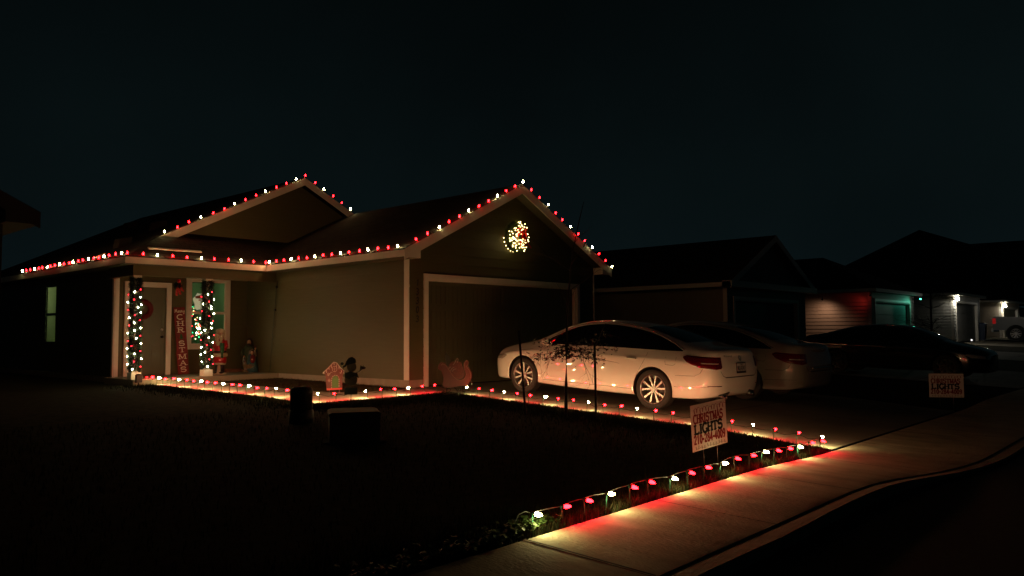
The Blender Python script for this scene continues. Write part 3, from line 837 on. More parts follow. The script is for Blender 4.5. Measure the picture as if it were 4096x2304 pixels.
for px, lab in ((-3.21, 'left post by the front door, its base lit red'), (-1.66, 'right post before the window')):
    G = thing('garland', 'lit pine garland round the ' + lab, 'garland', (px, 4.93, .3), group='lit pine garlands round the porch posts')
    mb = MB()
    for i in range(15000):
        z = random.uniform(-.0, 1.93); a = random.uniform(0, 2*PI)
        ph = (z/.17*2*PI - a)
        rr = .115 + .018*math.cos(ph)
        d = Vector((math.cos(a), math.sin(a), random.gauss(0, .6)))
        needle(mb, (rr*.6*math.cos(a), rr*.6*math.sin(a), z), d, rr*.4 + random.uniform(.012, .05), .005)
    mb.build('foliage', needle_m, G)
    k = 0
    for i in range(32):
        z = .04 + i*.053
        a = R(-114 + 62*math.sin(i*2.1) + random.gauss(0, 14)); rr = .15
        w = i % 2 == 0 if i % 5 else True
        o = inst('light', MW if w else MR, G, Matrix.Translation((rr*math.cos(a), rr*math.sin(a), z)))
        o['label'] = 'white light' if w else 'red light'
W = thing('wreath', 'round lit wreath with red bow on the garage gable', 'wreath', (2.99, -.10, 3.19))
mb = MB()
for i in range(6500):
    a = random.uniform(0, 2*PI); b = random.uniform(0, 2*PI); rm = .265
    n_ = Vector((math.cos(a)*math.cos(b), -abs(math.sin(b))*.9, math.sin(a)*math.cos(b)))
    c = Vector((rm*math.cos(a), 0, rm*math.sin(a))) + n_*.05
    d = n_ + Vector((-math.sin(a), 0, math.cos(a)))*random.gauss(0, .7) + Vector((0, random.gauss(0, .2), 0))
    needle(mb, c, d, random.uniform(.04, .085), .006)
mb.build('foliage', mat('wreath_needles', (.10, .15, .05), .55, var=.4, vscale=30), W)
for i in range(96):
    a = random.uniform(0, 2*PI); rr = .25 + random.uniform(-.17, .10)
    if i % 8 == 0: a = i*.41; rr = .335
    inst('light', MY, W, Matrix.Translation((rr*math.cos(a), -.11 - random.uniform(0, .05) if i % 8 else .04, rr*math.sin(a))))
mb = MB()
for sg, tilt in ((-1, .2), (1, .1), (-1, -.5), (1, -.55)):
    pts = [Vector((.08 + sg*(.13*math.sin(t)), -.14 - .03*math.sin(2*t), .12 + tilt*.18*math.sin(t) + .05*math.sin(2*t))) for t in [PI*k/10 for k in range(11)]]
    for a, b in zip(pts, pts[1:]): mb.face([a + Vector((0, -.035, 0)), b + Vector((0, -.035, 0)), b + Vector((0, .03, 0)), a + Vector((0, .03, 0))])
mb.ball((.08, -.16, .12), .035)
for k, sx in enumerate((-.03, .09, .17)):
    pts = [Vector((.08 + sx*t*1.4 + .02*math.sin(t*6+k), -.15 - .01*k, .12 - .36*t)) for t in [q/6 for q in range(7)]]
    for a, b in zip(pts, pts[1:]): mb.face([a - Vector((.035, 0, 0)), a + Vector((.035, 0, 0)), b + Vector((.035, 0, 0)), b - Vector((.035, 0, 0))])
mb.build('bow', mat('bright_red_ribbon', (.8, .03, .015), .4), W)
mb = MB(); mb.prism([(-.09, .06), (.0, .06), (-.005, -.08), (.03, -.17), (-.03, -.2), (-.11, -.18), (-.075, -.08)], 1, -.12, -.09)
mb.build('cream_ornament', mat('cream_felt', (.5, .42, .28), .8), W)  # plain cream shape in place of a pale deer-like figure
# hanging ball with red bow on the porch beam
K = thing('hanging_decoration', 'dark pine ball with red ribbon hanging from the porch beam', 'decoration', (-2.33, 4.93, 2.1))
mb = MB()
for i in range(1600):
    d = Vector((random.gauss(0, 1), random.gauss(0, 1), random.gauss(0, 1))).normalized(); needle(mb, d*.04, d, .06, .006)
mb.build('foliage', needle_m, K)
MB().tube([(0, 0, .02), (0, 0, .18)], .003, 5).build('wire', black_m, K)
mb = MB()
for sx, ln in ((-.05, .30), (.03, .27), (.09, .2)):
    pts = [Vector((sx*t + .01*math.sin(t*7), -.05, .08 - ln*t)) for t in [q/5 for q in range(6)]]
    for a, b in zip(pts, pts[1:]): mb.face([a - Vector((.028, 0, 0)), a + Vector((.028, 0, 0)), b + Vector((.028, .01, 0)), b - Vector((.028, .01, 0))])
mb.ball((0, -.05, .1), .04, n=10, m=6)
mb.build('ribbon', red_cloth, K)
# red wreath on the door
D = thing('door_wreath', 'plain dark red wreath hung on the olive front door', 'wreath', (-2.54, 6.17, 1.62))
mb = MB()
for i in range(26):
    a = 2*PI*i/26; mb.ball((.17*math.cos(a), random.uniform(-.01, .01), .17*math.sin(a)), .062, .03, .062, 8, 6)
mb.build('ring', mat('dark_red_felt', (.11, .002, .004), .7), D)

# ------------------------------------------------------------------ porch things
# vertical greeting board leaning on the wall
VB = thing('greeting_board', 'tall red board lettered Merry CHRISTMAS leaning beside the door', 'sign', (-1.66, 6.02, .135))
VB.rotation_euler = (R(-3.2), R(-3.6), 0)
board_m = mat('red_painted_wood', (.20, .016, .016), .6, var=.35, vscale=6, stretch=(8, 8, 1.0))
MB().box(-.128, .128, -.009, .009, 0, 1.55).build('board', board_m, VB)
mb = MB(); M = Matrix(((1, 0, 0, 0), (0, 0, -1, -.0095), (0, 1, 0, 0), (0, 0, 0, 1)))
y = 1.275
for ch in 'CHR TMAS':
    pass
rows = [('C', 1.27), ('H', 1.12), ('R', .97), ('S', .66), ('T', .51), ('M', .355), ('A', .205), ('S', .06)]
for ch, z in rows:
    write(mb, ch, -.075 if ch != 'M' else -.09, z, .15, .108, M, .21, serif=True)
cx = -.115
for k, s_ in (('m_', .075), ('e_', .04), ('r_', .038), ('r_', .038), ('y_', .045)):
    for pts, kk, sf in GL[k]:
        ribbon(mb, [(cx + p[0]*s_, 1.425 + p[1]*.085) for p in pts], .0085, M, 0)
    cx += s_
mb.build('lettering', mat('cream_letter_paint', (.80, .74, .64), .6), VB)
mb = MB()
for k, (wd, z) in enumerate(((.055, .82), (.044, .855), (.03, .89))):
    mb.prism([(-wd, z), (wd, z), (.0, z+.055)], 1, -.0145 - .0006*k, -.0097)
mb.box(-.008, .008, -.014, -.0097, .80, .82)
mb.build('tree_motif', mat('green_paint', (.02, .10, .03), .6), VB)
# bearded statue in red
def statue_mats():
    return dict(red=mat('red_glaze', (.42, .01, .012), .35), cream=mat('cream_glaze', (.55, .45, .3), .45), green=mat('green_glaze', (.03, .12, .05), .4), skin=mat('painted_skin', (.45, .26, .17), .5), black=black_m,
                blue=mat('blue_glaze', (.04, .11, .14), .5), brown=mat('brown_glaze', (.16, .08, .03), .6), dgreen=mat('dark_green_robe', (.035, .06, .03), .5), straw=mat('straw_paint', (.35, .25, .12), .8), pale=mat('pale_robe', (.35, .30, .26), .6))
SM = statue_mats()
ST = thing('statue', 'knee high bearded statue in red coat behind the right garland post', 'statue', (-1.13, 5.35, .13), (0, 0, R(-52)))
ST['label'] = 'bearded figure statue in red coat with green sack, by the right post'
mb = MB(); mb.lathe([(.145, .26), (.15, .32), (.13, .46), (.14, .52), (.145, .62), (.12, .74), (.08, .82), (0, .84)], Matrix.Diagonal((1, .8, 1, 1)), 20)
for s_ in (-1, 1):
    mb.tube([(s_*.12, .0, .76), (s_*.165, -.03, .64), (s_*.13, -.12, .57)], .052, 10, .04)
mb.build('coat', SM['red'], ST)
mb = MB(); mb.lathe([(.15, .40), (.172, .42), (.172, .47), (.15, .49)], Matrix.Diagonal((1, .85, 1, 1)), 20); mb.lathe([(.12, .22), (.14, .235), (.14, .265), (.12, .28)], Matrix.Diagonal((1, .85, 1, 1)), 20)
mb.ball((-.125, -.12, .57), .045); mb.ball((.125, -.12, .57), .045)
mb.build('fur_trim', SM['cream'], ST)
mb = MB(); mb.ball((0, -.01, .90), .085, .085, .10, 16, 12); mb.ball((0, -.10, .885), .015, .02, .015)
for s_ in (-1, 1): mb.ball((s_*.033, -.086, .91), .011, .006, .009, 8, 6)
mb.build('head', SM['skin'], ST)
mb = MB()
for i in range(46):
    t = i/45; a = R(200 + 140*random.random()); z = .90 - .24*random.random(); rr = .085 - .03*(.9-z)/.24
    mb.ball((rr*math.cos(a), rr*math.sin(a) - .03, z), .026, .026, .045, 8, 6)
for i in range(26):
    a = R(random.uniform(0, 180)); z = random.uniform(.78, 1.0); mb.ball((.08*math.cos(a), .075*math.sin(a), z), .034, .034, .05, 8, 6)
mb.lathe([(.092, .955), (.098, .97), (.09, 1.0), (.06, 1.04), (0, 1.06)], None, 16)
mb.build('beard', SM['cream'], ST)
mb = MB(); mb.tube([(.12, -.15, .38), (.125, -.16, .52), (.12, -.155, .72)], .035, 10, .05); mb.build('sack', SM['green'], ST)
mb = MB(); mb.lathe([(.155, .50), (.157, .53), (.14, .54)], Matrix.Diagonal((1, .83, 1, 1)), 20)
for s_ in (-1, 1):
    b2 = MB(); b2.tube([(s_*.06, 0, .24), (s_*.062, -.01, .04)], .05, 10); b2.ball((s_*.065, -.05, .035), .05, .085, .035, 10, 8); b2.build('boot', SM['black'], ST)
mb.build('belt', SM['black'], ST)
mb = MB(); mb.lathe([(.15, 0), (.15, .02), (.07, .06), (.05, .22), (0, .24)], None, 18); mb.build('base', SM['cream'], ST)
# nativity group statue
NV = thing('statue', 'painted statue of man in green robe standing over a kneeling woman', 'statue', (-.16, 5.75, .13), (0, 0, R(-38)))
mb = MB(); mb.lathe([(.17, .0), (.16, .2), (.13, .45), (.14, .56), (.10, .62), (.05, .66), (0, .67)], Matrix.Translation((-.03, .03, 0)) @ Matrix.Diagonal((1, .65, 1, 1)), 18)
mb.tube([(-.15, 0, .56), (-.17, -.05, .44), (-.12, -.12, .38)], .045, 10, .035); mb.tube([(.08, .0, .57), (.15, -.03, .5), (.14, -.08, .56)], .04, 10, .03)
mb.build('green_robe', SM['dgreen'], NV)
mb = MB(); mb.ball((-.02, .0, .715), .052, .055, .068, 14, 10); mb.ball((-.02, -.055, .71), .009, .012, .012); mb.build('head', SM['skin'], NV)
mb = MB(); mb.ball((.07, -.12, .47), .04, .042, .05, 14, 10); mb.build('head', SM['skin'], NV)
for c_, r_ in (((-.11, -.13, .38), .026), ((.14, -.09, .57), .024), ((.08, -.16, .31), .028)):
    mb = MB(); mb.ball(c_, r_); mb.build('hand', SM['skin'], NV)
mb = MB(); mb.ball((-.02, .03, .735), .066, .06, .085, 14, 10); mb.ball((-.02, -.03, .672), .04, .03, .036, 12, 8); mb.ball((.07, -.095, .485), .05, .045, .056, 12, 8)
mb.build('hair', mat('dark_hair_paint', (.015, .010, .008), .5), NV)
mb = MB(); mb.lathe([(.15, .0), (.14, .12), (.09, .3), (.08, .40), (.055, .44), (0, .46)], Matrix.Translation((.06, -.08, 0)) @ Matrix.Diagonal((1, .75, 1, 1)), 18)
mb.build('blue_robe', SM['blue'], NV)
mb = MB(); mb.lathe([(.045, .22), (.06, .3), (.05, .40), (.0, .43)], Matrix.Translation((.085, -.125, 0)), 14); mb.build('red_dress', mat('maroon_glaze', (.16, .012, .018), .5), NV)
mb = MB(); mb.tube([(.0, -.06, .40), (.005, -.05, .5), (.07, -.06, .545), (.13, -.07, .5), (.15, -.06, .38)], .02, 8); mb.tube([(-.12, -.08, .36), (-.1, -.1, .2), (-.06, -.12, .06)], .04, 10, .05)
mb.build('pale_shawl', SM['pale'], NV)
mb = MB()
for i in range(90):
    a = random.uniform(0, 2*PI); r_ = random.uniform(.03, .11); c = Vector((r_*math.cos(a) + .0, -.17 + r_*.5*math.sin(a), .14 + random.uniform(-.03, .04)))
    d = Vector((random.gauss(0, 1), random.gauss(0, .4), random.gauss(0, .4))).normalized()*.05; mb.tube([c-d, c+d], .004, 4)
mb.build('straw', SM['straw'], NV)
mb = MB(); mb.box(-.13, -.08, -.17, -.12, .24, .34); mb.lathe([(.03, .34), (0, .37)], Matrix.Translation((-.105, -.145, 0)), 8); mb.build('lantern', SM['black'], NV)
mb = MB(); mb.lathe([(.22, 0), (.23, .02), (.2, .06), (.14, .09)], Matrix.Diagonal((1, .8, 1, 1)), 20); mb.tube([(.135, -.1, .05), (.15, -.09, .66)], .008, 6); mb.build('base', SM['brown'], NV)
bx = MB(); bx.box(-.22, .22, -.05, .05, 0, .085); bx.box(-.21, .21, -.056, -.05, .01, .075)
tag(bx.build('low_box', mat('terracotta', (.20, .085, .045), .8, var=.2, vscale=10), M=Matrix.Translation((-.40, 6.05, .13))), 'low reddish brown box on the porch floor between the statues', 'box')
# dark timer box and spike by the left post
TB = thing('outlet_stake', 'black outdoor outlet box on a stake at the foot of the left post', 'outlet', (-3.27, 4.55, g(-3.27, 4.55)))
mb = MB(); mb.box(-.055, .055, -.04, .04, .06, .22); mb.lathe([(.05, .22), (.045, .235), (0, .24)], None, 12); mb.build('housing', black_m, TB)
MB().tube([(0, 0, .07), (0, 0, -.1)], .012, 6).build('spike', black_m, TB)
# wire down the porch wall
mb = MB(); mb.tube([(-.03, 4.75, 2.3), (-.035, 4.80, 2.12), (-.03, 4.82, 1.9), (-.035, 4.9, 1.3), (-.03, 5.0, .6), (-.03, 5.05, .15)], .006, 5)
for z in (2.16, 1.62): mb.box(-.05, -.018, 4.77 + (2.16-z)*.1, 4.82+(2.16-z)*.1, z-.025, z+.025)
tag(mb.build('extension_cord', black_m), 'thin dark extension cord running down the inner porch corner', 'cord')
# indoor tree
TR = thing('indoor_tree', 'decorated green tree with coloured lights seen through the porch window', 'tree', (-1.06, 6.98, .14))
mb = MB()
for i in range(9000):
    t = random.random()**.8; z = .3 + 1.35*t; rr = .52*(1-t) + .02; a = random.uniform(0, 2*PI); q = random.uniform(.4, 1)
    needle(mb, (rr*q*math.cos(a), rr*q*math.sin(a), z), (math.cos(a), math.sin(a), random.gauss(-.2, .3)), .08, .008)
mb.build('foliage', mat('tree_needles', (.03, .16, .08), .6), TR)
mb = MB(); mb.tube([(0, 0, 0), (0, 0, 1.5)], .03, 8, .01); mb.lathe([(.16, 0), (.12, .12), (.03, .14)], None, 14); mb.build('trunk', SM['brown'], TR)
for i in range(96):
    t = random.random(); z = .35 + 1.28*t; rr = .54*(1-t) + .05; a = R(random.uniform(200, 300))
    k = random.choice('wyrgtgrgy'); o = inst('light', {'w': MW, 'y': MY, 'r': MR, 'g': MG, 't': MT}[k], TR, Matrix.Translation((rr*math.cos(a), rr*math.sin(a), z)))
# window ornament: pale bearded face cut-out
WO = thing('window_ornament', 'pale bearded face cut-out stuck inside the porch window', 'ornament', (-1.21, 6.215, 1.86))
mb = MB(); mb.prism([(.19*math.cos(t)*(.8 + .12*math.sin(5*t)), .24*math.sin(t)*(.85 + .08*math.cos(6*t)) - .03) for t in [2*PI*k/36 for k in range(36)]], 1, .0, .006)
mb.build('beard', mat('glowing_cream', (.8, .75, .5), .7, emis=(1, .95, .6), estr=.22), WO)  # faint emission stands in for room light coming through the cut-out
mb = MB(); mb.prism([(-.10, .04), (.1, .04), (.12, .09), (.0, .12), (-.12, .09)], 1, -.004, -.001)
mb.prism([(-.035, -.01), (.035, -.01), (.03, .02), (-.03, .02)], 1, -.004, -.001)
mb.build('face', mat('ruddy_print', (.55, .16, .08), .7), WO)

# ------------------------------------------------------------------ yard decorations
def flat_poly(mb, pts, y0=-.004, y1=.004): mb.prism(pts, 1, y0, y1)
iron_m = mat('dark_iron', (.02, .015, .013), .6)
GB = thing('gingerbread_stake', 'flat red gingerbread house stake with white icing and green door', 'yard decoration', (-1.76, -.02, g(-1.76, -.02)), (0, 0, R(-14)))
brick_red = mat('gingerbread_red', (.10, .022, .016), .6, var=.15, vscale=12)
mb = MB(); flat_poly(mb, [(-.13, .06), (.15, .08), (.17, .36), (.19, .38), (.03, .56), (-.01, .56), (-.2, .38), (-.16, .36)]); mb.build('panel', brick_red, GB)
ice = mat('icing_white', (.36, .29, .26), .6)
M = Matrix(((1, 0, 0, 0), (0, 0, -1, -.0045), (0, 1, 0, 0), (0, 0, 0, 1)))
mb = MB()
ribbon(mb, [(-.21, .365), (-.17, .40), (-.10, .46), (-.01, .555), (.05, .54), (.11, .46), (.19, .385)], .016, M, .001)
for k in range(9):
    t = k/8; x = -.19 + .37*t; z = .39 + .16*(1 - abs(2*t-1)) ; ribbon(mb, [(x, z), (x+.006, z-.04 - .015*(k % 2))], .014, M, .0015)
ribbon(mb, [(.01+.045*math.cos(t), .435+.05*math.sin(t)) for t in [2*PI*q/14 for q in range(15)]], .008, M, .001); ribbon(mb, [(.01, .39), (.01, .48)], .006, M, .001); ribbon(mb, [(-.035, .435), (.055, .435)], .006, M, .0012)
ribbon(mb, [(-.10+.028*k/12*math.cos(k*.9), .345+.03*k/12*math.sin(k*.9)) for k in range(13)] + [(-.07, .36), (-.055, .38), (-.03, .375)], .007, M, .001)
ribbon(mb, [(.12+.02*k/8*math.cos(k*.9), .365+.02*k/8*math.sin(k*.9)) for k in range(9)], .006, M, .001)
for k in range(8):
    a = k*PI/4; ribbon(mb, [(-.09, .235), (-.09+.03*math.cos(a), .235+.032*math.sin(a))], .006, M, .001)
arcp = [(-.045, .1), (-.045, .25)] + [(.025+.07*math.cos(R(180-20*q)), .25+.075*math.sin(R(180-20*q))) for q in range(10)] + [(.095, .1)]
for a, b in zip(along(arcp, 26)[::2], along(arcp, 26)[1::2]): ribbon(mb, [a, b], .012, M, .001)
mb.build('icing', ice, GB)
mb = MB(); mb.prism([(-.035, .1), (.085, .1), (.085, .25)] + [(.025+.06*math.cos(R(20*q)), .25+.065*math.sin(R(20*q))) for q in range(10)], 1, -.0065, -.0045); mb.build('green_door', mat('door_green', (.05, .13, .02), .6), GB)
mb = MB(); mb.box(-.13, .15, -.0066, -.0045, .065, .095); mb.build('doorstep', mat('bright_red_paint', (.5, .02, .015), .5), GB)
MB().tube([(-.08, 0, .07), (-.08, 0, -.1)], .004, 5).tube([(.1, 0, .09), (.1, 0, -.1)], .004, 5).build('stake', lamp_metal, GB)
# snowman stake seen from behind
SN = thing('snowman_stake', 'dark metal snowman stake with stick arms and scarf over a small plaque', 'yard decoration', (-2.21, -1.14, g(-2.2, -1.14)), (0, 0, R(-32)))
wood_m = mat('weathered_tin', (.12, .07, .045), .7, var=.2, vscale=14)
mb = MB(); flat_poly(mb, [(.105*math.cos(t), .36+.10*math.sin(t)) for t in [2*PI*k/24 for k in range(24)]])
for k in range(7): mb.box(-.075+.022*k, -.068+.022*k, -.007, -.004, .28, .40)
mb.build('body', wood_m, SN)
mb = MB(); flat_poly(mb, [(.01+.078*math.cos(t), .57+.08*math.sin(t)) for t in [2*PI*k/24 for k in range(24)]], -.003, .005); mb.build('head', wood_m, SN)
mb = MB(); flat_poly(mb, [(-.07, .60), (.085, .64), (.07, .70), (.02, .735), (-.04, .72), (-.08, .66), (-.1, .60), (-.14, .585), (-.13, .565), (-.08, .575)], -.009, -.0035); flat_poly(mb, [(-.145+.025*math.cos(t), .625+.025*math.sin(t)) for t in [2*PI*k/12 for k in range(12)]], -.009, -.0035)
mb.build('hat', iron_m, SN)
mb = MB(); flat_poly(mb, [(-.10, .47), (-.02, .50), (.10, .47), (.13, .38), (.07, .42), (.0, .40), (-.03, .37), (-.105, .40)], -.010, -.0045); mb.build('scarf', iron_m, SN)
mb = MB()
for pts in ([(.06, .46), (.14, .50), (.16, .57)], [(.14, .50), (.22, .57)], [(.15, .535), (.21, .545)], [(-.06, .46), (-.13, .50), (-.12, .57)], [(-.13, .5), (-.16, .54)]): mb.tube([(x, 0, z) for x, z in pts], .008, 5, .005)
flat_poly(mb, [(.14, .52), (.22, .53), (.245, .56), (.2, .56), (.21, .6), (.18, .57), (.155, .6)], -.003, .003)
mb.build('arms', iron_m, SN)
MB().box(-.105, .105, -.006, .006, .12, .235).build('plaque', mat('dark_plaque', (.02, .022, .022), .6), SN)
mb = MB(); mb.tube([(0, .006, .45), (0, .006, .1), (-.005, .006, -.08)], .004, 5); mb.build('stake', iron_m, SN)
# sleigh
SL = thing('sleigh_stake', 'flat red sleigh cut-out with presents standing at the path corner', 'yard decoration', (-.24, -1.58, g(-.2, -1.58)+.05), (0, 0, R(-12)))
sx = lambda x, y_: ((x-770)/1000.0*.98, (1160-y_)/1000.0*.93)
mb = MB(); out = [(470, 1010-20), (500, 850), (455, 700), (400, 690), (375, 640), (400, 580), (460, 540), (520, 560), (590, 660), (690, 810), (770, 880), (850, 905), (930, 870), (965, 800), (950, 720), (920, 640), (930, 560), (985, 515), (1025, 550), (1010, 640), (1060, 700), (1095, 790), (1085, 880), (1040, 960), (1000, 1000), (850, 1010), (700, 1030), (540, 1030)]
flat_poly(mb, [sx(*p) for p in out]); mb.build('body', mat('sleigh_red', (.17, .024, .018), .5, var=.15, vscale=9), SL)
mb = MB(); ribbon(mb, [sx(*p) for p in [(440, 600), (470, 575), (530, 600), (620, 720), (700, 830), (780, 890), (860, 905), (935, 865), (970, 790), (930, 690), (925, 600), (960, 540), (1000, 525), (1025, 560), (1005, 620), (975, 630)]], .007, M, .001)
ribbon(mb, [sx(*p) for p in [(975, 640), (1040, 720), (1070, 800), (1060, 870)]], .005, M, .001); mb.build('piping', mat('pale_pink_line', (.45, .25, .2), .6), SL)
mb = MB()
mb.tube([(x, 0, z) for x, z in [sx(*p) for p in [(490, 1090), (480, 1130), (510, 1160), (600, 1150), (850, 1135), (1050, 1105), (1105, 1040), (1105, 960), (1080, 890)]]], .008, 6)
for pts in ([(470, 1120), (490, 1080), (520, 1095), (505, 1130)], [(560, 1020), (560, 1160)], [(560, 1060), (610, 1040), (640, 1080), (610, 1110)], [(720, 1030), (790, 1110), (830, 1040), (860, 1080), (840, 1110)], [(905, 1010), (905, 1120)], [(930, 1010), (1010, 1100), (1070, 1060)], [(1090, 950), (1040, 940), (1030, 1000), (1060, 1010)]):
    mb.tube([(x, 0, z) for x, z in [sx(*p) for p in pts]], .007, 5)
mb.build('runner', iron_m, SL)
mb = MB(); flat_poly(mb, [sx(*p) for p in [(520, 470), (550, 350), (580, 400), (640, 470), (640, 520), (600, 640), (560, 600), (540, 480)]], .005, .010); mb.build('little_tree', mat('very_dark_green', (.02, .03, .015), .6), SL)
mb = MB(); flat_poly(mb, [sx(*p) for p in [(580, 640), (660, 560), (760, 520), (870, 560), (930, 720), (950, 800), (900, 870), (800, 880), (700, 820)]], .006, .011); mb.build('presents', mat('dull_red_parcels', (.16, .04, .03), .6, var=.4, vscale=30), SL)
mb = MB()
for pts in ([(600, 690), (620, 650), (650, 640)], [(640, 720), (670, 670), (720, 650)], [(680, 730), (710, 690), (760, 680)], [(740, 540), (780, 480), (810, 500), (790, 560)], [(700, 600), (760, 530)]):
    ribbon(mb, [sx(*p) for p in pts], .012, Matrix(((1, 0, 0, 0), (0, 0, -1, .006), (0, 1, 0, 0), (0, 0, 0, 1))), .001)
mb.build('candy_canes', ice, SL)

# ------------------------------------------------------------------ yard signs
def yard_sign(label, loc, rz, tilt, bright=1.0):
    Y = thing('yard_sign', label, 'sign', loc, group='printed yard signs')
    Y.matrix_world = Matrix.Translation(loc) @ Matrix.Rotation(rz, 4, 'Z') @ Matrix.Rotation(tilt, 4, 'Y') @ Matrix.Scale(1.0, 4)
    W_, H_ = .61, .457; z0 = .17
    MB().box(-W_/2, W_/2, -.002, .002, z0, z0+H_).build('panel', MATS.get('corrugated_white') or mat('corrugated_white', (.66, .63, .60), .6), Y)
    M = Matrix(((1, 0, 0, 0), (0, 0, -1, -.0025), (0, 1, 0, z0), (0, 0, 0, 1)))
    rp = MATS.get('sign_red') or mat('sign_red', (.20, .004, .012), .8); bk = MATS.get('sign_navy') or mat('sign_navy', (.004, .008, .008), .9)
    mb = MB(); write(mb, 'CHRISTMAS', -.268, .272, .0535, .085, M, .25, serif=True)
    write(mb, '210-284-4009', -.275, .068, .0418, .085, M, .26, gap=.16, serif=False)
    # row of little bulbs along the top
    for k in range(11):
        x = -.25 + k*.05; z = .395 + .008*math.sin(k*2.2)
        ribbon(mb, [(x, z+.012), (x+.006*(-1)**k, z-.022)], .011, M, .0006); ribbon(mb, [(x, z+.014), (x+.025, z+.027), (x+.05, z+.014)], .003, M, .0004)
    mb.build('red_print', rp, Y)
    mb = MB(); write(mb, 'LIGHTS', -.262, .165, .083, .092, M, .34, gap=.08, serif=True); mb.build('black_print', bk, Y)
    mb = MB()
    for k in range(11):
        x = -.25 + k*.05; z = .028 + .006*math.sin(k*1.7)
        ribbon(mb, [(x, z+.016), (x+.006*(-1)**k, z-.012)], .010, M, .0006); ribbon(mb, [(x, z-.014), (x+.025, z-.004), (x+.05, z-.014)], .003, M, .0004)
    mb.build('silver_print', MATS.get('foil_print') or mat('foil_print', (.25, .24, .2), .3, metal=.6), Y)
    mb = MB()
    for x in (-.12, .12): mb.tube([(x, .004, z0+.2), (x, .004, -.12)], .0022, 5)
    mb.tube([(-.12, .004, z0+.02), (.12, .004, z0+.02)], .0022, 5)
    mb.build('wire_frame', lamp_metal, Y)
    return Y
yard_sign('tilted white sign reading CHRISTMAS LIGHTS 210-284-4009 behind the sidewalk bulbs', (-2.70, -7.86, g(-2.7, -7.86)+.085), R(-6), R(-4))
yard_sign('same lettered sign standing unlit in shadow beyond the driveway', (6.95, -7.75, g(6.95, -7.75)), R(-62), R(0))

# ------------------------------------------------------------------ utility pedestal and box
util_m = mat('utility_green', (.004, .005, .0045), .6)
UP = thing('utility_pedestal', 'dark rounded utility pedestal standing on the lawn', 'utility box', (-3.98, -2.45, g(-4, -2.45)))
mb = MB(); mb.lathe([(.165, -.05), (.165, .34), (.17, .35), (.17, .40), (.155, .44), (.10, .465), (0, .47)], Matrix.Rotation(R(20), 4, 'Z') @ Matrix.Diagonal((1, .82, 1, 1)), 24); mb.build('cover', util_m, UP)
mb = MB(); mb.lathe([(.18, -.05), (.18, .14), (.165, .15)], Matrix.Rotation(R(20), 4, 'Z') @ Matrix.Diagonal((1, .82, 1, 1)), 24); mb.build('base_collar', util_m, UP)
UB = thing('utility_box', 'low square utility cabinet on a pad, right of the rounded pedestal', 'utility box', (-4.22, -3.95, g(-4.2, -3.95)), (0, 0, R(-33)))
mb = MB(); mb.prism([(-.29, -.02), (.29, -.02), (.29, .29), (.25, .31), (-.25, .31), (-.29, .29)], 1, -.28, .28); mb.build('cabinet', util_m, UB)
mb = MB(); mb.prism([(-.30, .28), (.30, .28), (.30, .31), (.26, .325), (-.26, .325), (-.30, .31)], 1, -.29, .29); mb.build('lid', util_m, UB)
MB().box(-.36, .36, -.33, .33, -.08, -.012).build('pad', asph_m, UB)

# ------------------------------------------------------------------ young tree and stakes
bark_m = mat('young_bark', (.022, .016, .012), .9, var=.3, vscale=30, bump=.5, bscale=50)
leaf_m = mat('young_leaves', (.014, .014, .007), .6)
def tree_branches(mb, p, d, ln, r, depth, rnd, droop=0):
    n = 5; pts = [Vector(p)]; d = Vector(d).normalized()
    for i in range(n):
        d = (d + Vector((rnd.gauss(0, .12), rnd.gauss(0, .12), rnd.gauss(0, .08) - droop))).normalized(); pts.append(pts[-1] + d*ln/n)
    mb.tube(pts, r, 5, r*.35)
    if depth > 0:
        for k in range(3):
            i = rnd.randint(1, n); q = (d + Vector((rnd.gauss(0, .8), rnd.gauss(0, .8), rnd.gauss(0, .5)))).normalized()
            tree_branches(mb, pts[i], q, ln*rnd.uniform(.35, .6), r*.5, depth-1, rnd, droop)
    return pts
rnd = random.Random(5)
YT = thing('young_tree', 'slender staked sapling between the lawn and the white sedan', 'tree', (-.74, -4.45, g(-.74, -4.45)))
mb = MB(); mb.tube([(0, 0, -.05), (.01, 0, .5), (.03, .0, 1.0), (.06, .01, 1.5), (.12, 0, 2.0), (.22, .01, 2.5), (.38, 0, 3.0), (.5, 0, 3.3)], .026, 8, .004)
for z, a in ((1.35, 40), (1.6, 200), (1.9, 340), (2.2, 120), (2.5, 10), (2.3, 250)):
    tree_branches(mb, (.03 + .1*(z-1), 0, z), (math.cos(R(a)), math.sin(R(a)), .7), .55, .006, 1, rnd)
mb.build('trunk', bark_m, YT)
mb = MB(); tips = []
for a, ln, zz in ((-50, .75, .98), (-35, .5, 1.06), (-65, .55, .93), (140, .55, 1.0), (160, .45, .92), (110, .5, 1.05), (-20, .5, .9), (-48, .6, 1.1), (200, .4, 1.0), (70, .4, 1.0), (-80, .4, 1.02)):
    tips += tree_branches(mb, (.03, 0, zz), (math.cos(R(a)), math.sin(R(a)), rnd.uniform(-.1, .12)), ln, .0065, 1, rnd, .03)
for a, ln in ((-45, .5), (130, .4), (-60, .55), (150, .35)):
    tree_branches(mb, (.03+.25*math.cos(R(a)), .25*math.sin(R(a)), .95), (math.cos(R(a))*.25, math.sin(R(a))*.25, -1), ln, .004, 1, rnd)
mb.build('branches', bark_m, YT)
mb = MB()
